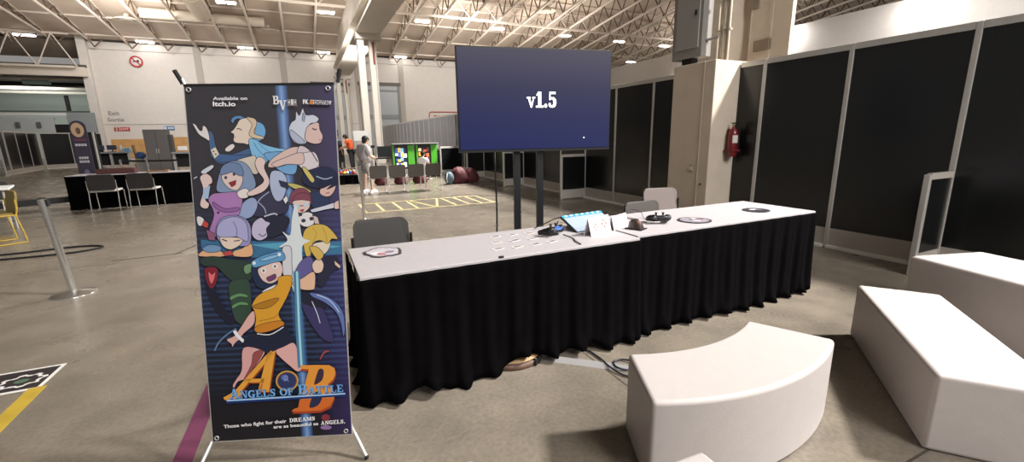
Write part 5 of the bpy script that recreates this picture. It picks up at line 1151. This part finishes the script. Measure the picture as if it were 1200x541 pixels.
# ================================================================== PEOPLE
def skel(name, verts, edges, mt, parent, sub=2, root=0):
    me = bpy.data.meshes.new(name); me.from_pydata([v[:3] for v in verts], edges, []); o = bpy.data.objects.new(name, me); COL.objects.link(o); o.parent = parent
    md = o.modifiers.new('Skin', 'SKIN'); md.use_smooth_shade = True; sv = me.skin_vertices[0].data
    for i, v in enumerate(verts): r = v[3]; sv[i].radius = (r, v[4] if len(v) > 4 else r); sv[i].use_root = (i == root)
    s = o.modifiers.new('Sub', 'SUBSURF'); s.levels = sub; s.render_levels = sub
    bpy.context.view_layer.update()
    me2 = bpy.data.meshes.new_from_object(o.evaluated_get(bpy.context.evaluated_depsgraph_get()))
    o.modifiers.clear(); o.data = me2; me2.name = name; me2.materials.clear(); me2.materials.append(mt)
    for p in me2.polygons: p.use_smooth = True
    return o
def person(lab, loc, rz, H, J, skin, cloths, hair, shoes=None, hairlen=0):
    """J: joint dict in metres for a 1.75 m body (x right, y forward, z up)"""
    o = empty('person', loc, lab, 'person', None, rz); k = H/1.75; o.scale = (k, k, k)
    V = []; E = []; idx = {}
    def add(n, p, r, par=None, r2=None):
        idx[n] = len(V); V.append((*p, r, r2 or r))
        if par is not None: E.append((idx[par], idx[n]))
    add('pelvis', J['pelvis'], .135, None, .105); add('waist', J['waist'], .12, 'pelvis', .095); add('chest', J['chest'], .155, 'waist', .11); add('neck0', J['neck'], .060, 'chest'); add('neck1', J['skull'], .052, 'neck0')
    hd = Vector(J['head']); up = (hd-Vector(J['skull'])).normalized()
    add('head', hd, .085, 'neck1', .095); add('crown', hd+up*.075, .075, 'head', .085)
    for s in ('L', 'R'):
        add('sh'+s, J['sh'+s], .062, 'chest'); add('el'+s, J['el'+s], .046, 'sh'+s); add('wr'+s, J['wr'+s], .030, 'el'+s, .026)
        w_ = Vector(J['wr'+s]); dr = (w_-Vector(J['el'+s])).normalized(); side = Vector((0, 1, 0)); side = (side-dr*side.dot(dr)).normalized()
        pm = w_+dr*.055; add('pm'+s, pm, .030, 'wr'+s, .022)
        for i, (a, L) in enumerate(((-.030, .062), (-.010, .075), (.010, .072), (.028, .058))):
            add('k%d%s' % (i, s), pm+dr*.040+side*a, .0105, 'pm'+s); add('f%d%s' % (i, s), pm+dr*(.040+L*.85)+side*a*1.1+Vector((0, .012, 0)), .008, 'k%d%s' % (i, s))
        add('t0'+s, w_+dr*.035+side*.036, .012, 'pm'+s); add('t1'+s, w_+dr*.075+side*.052, .009, 't0'+s)
        add('hp'+s, J['hp'+s], .092, 'pelvis'); add('kn'+s, J['kn'+s], .060, 'hp'+s); add('an'+s, J['an'+s], .040, 'kn'+s); add('toe'+s, J['toe'+s], .034, 'an'+s)
    body = skel('body', V, E, skin, o)
    fw = Vector(J.get('face', (0, 1, 0))).normalized(); rt = fw.cross(Vector((0, 0, 1))).normalized()
    fm = MB(); fm.ball(hd+fw*.098+Vector((0, 0, -.005)), (.014, .018, .022), skin, 8, 6)
    for s in (-1, 1): fm.ball(hd+rt*s*.09, (.014, .02, .03), skin, 8, 6)
    fm.build('ears_and_nose', o)
    fm = MB()
    for s in (-1, 1): fm.ball(hd+fw*.088+rt*s*.032+Vector((0, 0, .02)), (.012, .009, .008), SCB, 8, 6)
    fm.ball(hd+fw*.084+Vector((0, 0, -.045)), (.022, .010, .006), mat('lip', hexc('9a5a52'), .5), 8, 6); fm.build('eyes_and_mouth', o)
    hm = MB(); hm.ball(hd+up*.045-fw*.018, (.108, .112, .10), hair, 16, 9); hm.ball(hd-fw*.055-up*.01, (.088, .06, .095), hair, 12, 8)
    if hairlen: hm.ball(hd-fw*.06-up*.12, (.085, .05, .13), hair, 12, 8)
    hm.build('hair', o)
    for nm, mt, names, grow in cloths:
        vv = []; ii = {}; ee = []
        for n, t in names:
            src = V[idx[n]] if t is None else None
            if t is not None:
                a, b, f = t; A, B = V[idx[a]], V[idx[b]]; src = tuple(A[q]+(B[q]-A[q])*f for q in range(5))
            ii[n] = len(vv); vv.append((src[0], src[1], src[2], src[3]*grow[0]+grow[1], src[4]*grow[0]+grow[1]))
        for a, b in grow[2]: ee.append((ii[a], ii[b]))
        skel(nm, vv, ee, mt, o)
    if shoes:
        for s in ('L', 'R'):
            a, t = Vector(J['an'+s]), Vector(J['toe'+s]); d = (t-a); d.z = 0; d.normalize(); sm = MB(); rot = Matrix.Rotation(atan2(d.y, d.x)-pi/2, 3, 'Z')
            c = Vector((a.x, a.y, 0))+d*.06; sm.ball((c.x, c.y, .045), (.052, .145, .055), shoes, 14, 8, rot); sm.box((c.x, c.y, .012), (.095, .27, .024), WHITE, .01, rot=rot); sm.build('shoe', o)
    return o
SKN = mat('skin_warm', hexc('c79d84'), .55); HRB = mat('hair_black', hexc('1d1917'), .7)
shirt_e = [('pelvis', 'waist'), ('waist', 'chest'), ('chest', 'neck0'), ('chest', 'shL'), ('chest', 'shR'), ('shL', 'sL'), ('shR', 'sR')]
def shirt(mt, g=1.12, a=.018, f=.75, low=True): return ('shirt', mt, [('pelvis', None), ('waist', None), ('chest', None), ('neck0', ('chest', 'neck0', .75)), ('shL', None), ('shR', None), ('sL', ('shL', 'elL', f)), ('sR', ('shR', 'elR', f))], (g, a, shirt_e))
def trousers(nm, mt, f, end='an', g=1.08, a=.016):
    st = 'kn' if end == 'kn' else 'an'
    names = [('pelvis', None), ('hpL', None), ('hpR', None)]; ed = [('pelvis', 'hpL'), ('pelvis', 'hpR')]
    for s in 'LR':
        if end == 'kn': names.append(('k'+s, ('hp'+s, 'kn'+s, f))); ed.append(('hp'+s, 'k'+s))
        else: names += [('k'+s, ('hp'+s, 'kn'+s, 1.0)), ('a'+s, ('kn'+s, 'an'+s, f))]; ed += [('hp'+s, 'k'+s), ('k'+s, 'a'+s)]
    return (nm, mt, names, (g, a, ed))
stand = dict(pelvis=(0, 0, .95), waist=(0, .0, 1.10), chest=(0, -.01, 1.32), neck=(0, 0, 1.47), skull=(0, .015, 1.53), head=(0, .03, 1.63),
    shL=(-.185, -.01, 1.40), elL=(-.235, -.02, 1.12), wrL=(-.22, .07, .90), shR=(.185, -.01, 1.40), elR=(.235, -.02, 1.12), wrR=(.22, .07, .90),
    hpL=(-.09, 0, .90), knL=(-.10, .01, .50), anL=(-.10, -.02, .08), toeL=(-.11, .12, .035), hpR=(.09, 0, .90), knR=(.10, .01, .50), anR=(.10, -.02, .08), toeR=(.11, .12, .035))
s1 = dict(stand); s1.update(waist=(0, .01, 1.10), chest=(0, .03, 1.32), neck=(0, .06, 1.46), skull=(0, .085, 1.52), head=(0, .11, 1.61), elR=(.23, .06, 1.13), wrR=(.14, .28, 1.08), knL=(-.10, .03, .50), anR=(.12, .10, .08), toeR=(.13, .24, .035), knR=(.11, .08, .50))
GSH = mat('grey_tshirt', hexc('a19d9f'), .8); SHO = mat('khaki_shorts', hexc('8f8a86'), .8)
person('person standing in grey T-shirt, shorts and white shoes by the far chair row', (1.44, 12.55, 0), radians(-62), 1.54, s1, SKN, [shirt(GSH, 1.2, .03, .95), trousers('shorts', SHO, .85, 'kn', 1.15, .02)], HRB, WHITE)
bend = dict(stand); bend.update(waist=(0, .03, 1.10), chest=(0, .10, 1.30), neck=(0, .16, 1.43), skull=(0, .20, 1.48), head=(0, .25, 1.56), shL=(-.185, .10, 1.38), shR=(.185, .10, 1.38), elL=(-.22, .2, 1.14), elR=(.22, .2, 1.14), wrL=(-.15, .40, 1.05), wrR=(.15, .40, 1.05))
ORS = mat('orange_tshirt', hexc('d8582a'), .75); DKT = mat('dark_trousers', hexc('1d1c20'), .8); NVY = mat('dark_jacket', hexc('20222c'), .8)
person('person in bright orange T-shirt and dark trousers far behind the poster edge', (2.02, 22.3, 0), radians(60), 1.74, bend, SKN, [shirt(ORS, 1.15, .03, .7), trousers('trousers', DKT, .95)], HRB, SCB)
person('person in dark clothes beside the one in orange', (1.42, 22.7, 0), radians(-40), 1.66, stand, SKN, [shirt(NVY, 1.15, .03, .95), trousers('trousers', DKT, .95)], HRB, SCB)
sit = dict(stand); sit.update(pelvis=(0, 0, .50), waist=(0, -.02, .64), chest=(0, .0, .86), neck=(0, .02, 1.0), skull=(0, .035, 1.06), head=(0, .05, 1.16), shL=(-.18, .0, .94), shR=(.18, .0, .94), elL=(-.24, .10, .70), elR=(.24, .10, .70), wrL=(-.14, .32, .66), wrR=(.14, .32, .66),
    hpL=(-.09, .04, .47), hpR=(.09, .04, .47), knL=(-.12, .45, .48), knR=(.12, .45, .48), anL=(-.12, .48, .08), anR=(.12, .48, .08), toeL=(-.12, .62, .035), toeR=(.12, .62, .035))
person('seated player in white T-shirt and dark shorts before the far kiosk', (3.74, 15.4, 0), radians(-35), 1.36, sit, SKN, [shirt(WHITE, 1.12, .02, .7), trousers('shorts', DKT, .9, 'kn')], HRB, SCB)
m = MB(); m.lathe([(0, 0), (.19, 0), (.19, .03), (.05, .05), (.04, .24), (.15, .255), (.16, .275), (0, .285)], (0, 0, 0), SCB, 20); tag(m.build('stool', loc=(3.74, 15.40, 0)), 'black round stool under the seated player', 'stool')

# ================================================================== LIGHT
def area(name, loc, size, power, col=(1, 1, 1), target=None, sy=None, spread=None):
    l = bpy.data.lights.new(name, 'AREA'); l.energy = power; l.size = size; l.color = col
    if spread: l.spread = radians(spread)
    if sy: l.shape = 'RECTANGLE'; l.size_y = sy
    o = bpy.data.objects.new(name, l); COL.objects.link(o); o.location = loc
    t = Vector(target) if target else Vector((loc[0], loc[1], 0)); o.rotation_euler = (t-Vector(loc)).to_track_quat('-Z', 'Y').to_euler(); return o
KEYC = (1.0, .965, .92)
area('hall_or_fill_light', (10.2, -1.6, 9.4), 1.0, 850, KEYC, (3.5, 3.0, 0), spread=85)
area('hall_or_fill_light', (10.2, 14, 9.6), 1.2, 1500, KEYC, (3.5, 14, 0), spread=90)
area('hall_or_fill_light', (1.0, 19, 9.8), 2.0, 1250, KEYC, (3, 30, 3), spread=150)
area('hall_or_fill_light', (13, 34, 10.0), 2.0, 800, KEYC, (14, 46, 5), spread=150)
area('hall_or_fill_light', (-10, 38, 10.0), 2.0, 520, (1, .985, .97), (-10, 47, 4.5), spread=150)
area('hall_or_fill_light', (26, 12, 9.0), 2.0, 650, (1, .98, .96), (33.5, 12, 3), spread=160)
area('hall_or_fill_light', (-22, 54, 6.5), 2.0, 450, (.92, 1, .96), (-22, 63, 3))
area('hall_or_fill_light', (3.5, -7.5, 8.5), 5.0, 430, (1, .97, .94), (2.0, 2.5, .5), spread=95)  # added soft fill above and behind the camera, not a hall fixture
for x, y in ((-12, 35), (4, 34), (20, 35), (36, 32)): area('roof_fill', (x, y, 6.8), 5.0, 640, (1, .94, .88), (x, y+1, 12))  # added fill lights aimed upwards to brighten the roof
for y in (14.8, 22.9): area('wall_lamp', (33.0, y, 9.0), .5, 130, (1, .98, .95), (33.9, y, 7.4))
wd = bpy.data.worlds.new('hall_ambient'); scene.world = wd; wd.use_nodes = True
bg = wd.node_tree.nodes['Background']; bg.inputs['Color'].default_value = (1.0, .96, .92, 1); bg.inputs['Strength'].default_value = .27

# ================================================================== CAMERA
cam = bpy.data.cameras.new('camera'); co = bpy.data.objects.new('camera', cam); COL.objects.link(co)
cam.sensor_fit = 'HORIZONTAL'; cam.sensor_width = 36; cam.lens = F_PX/1200*36; cam.clip_start = .05; cam.clip_end = 300
M = Matrix((CR, CU, -CF)).transposed(); co.rotation_euler = M.to_euler(); co.location = CAM
scene.camera = co
vs = scene.view_settings; vs.view_transform = 'Standard'; vs.look = 'None'; vs.gamma = 1; vs.use_curve_mapping = False; vs.exposure = 0.0
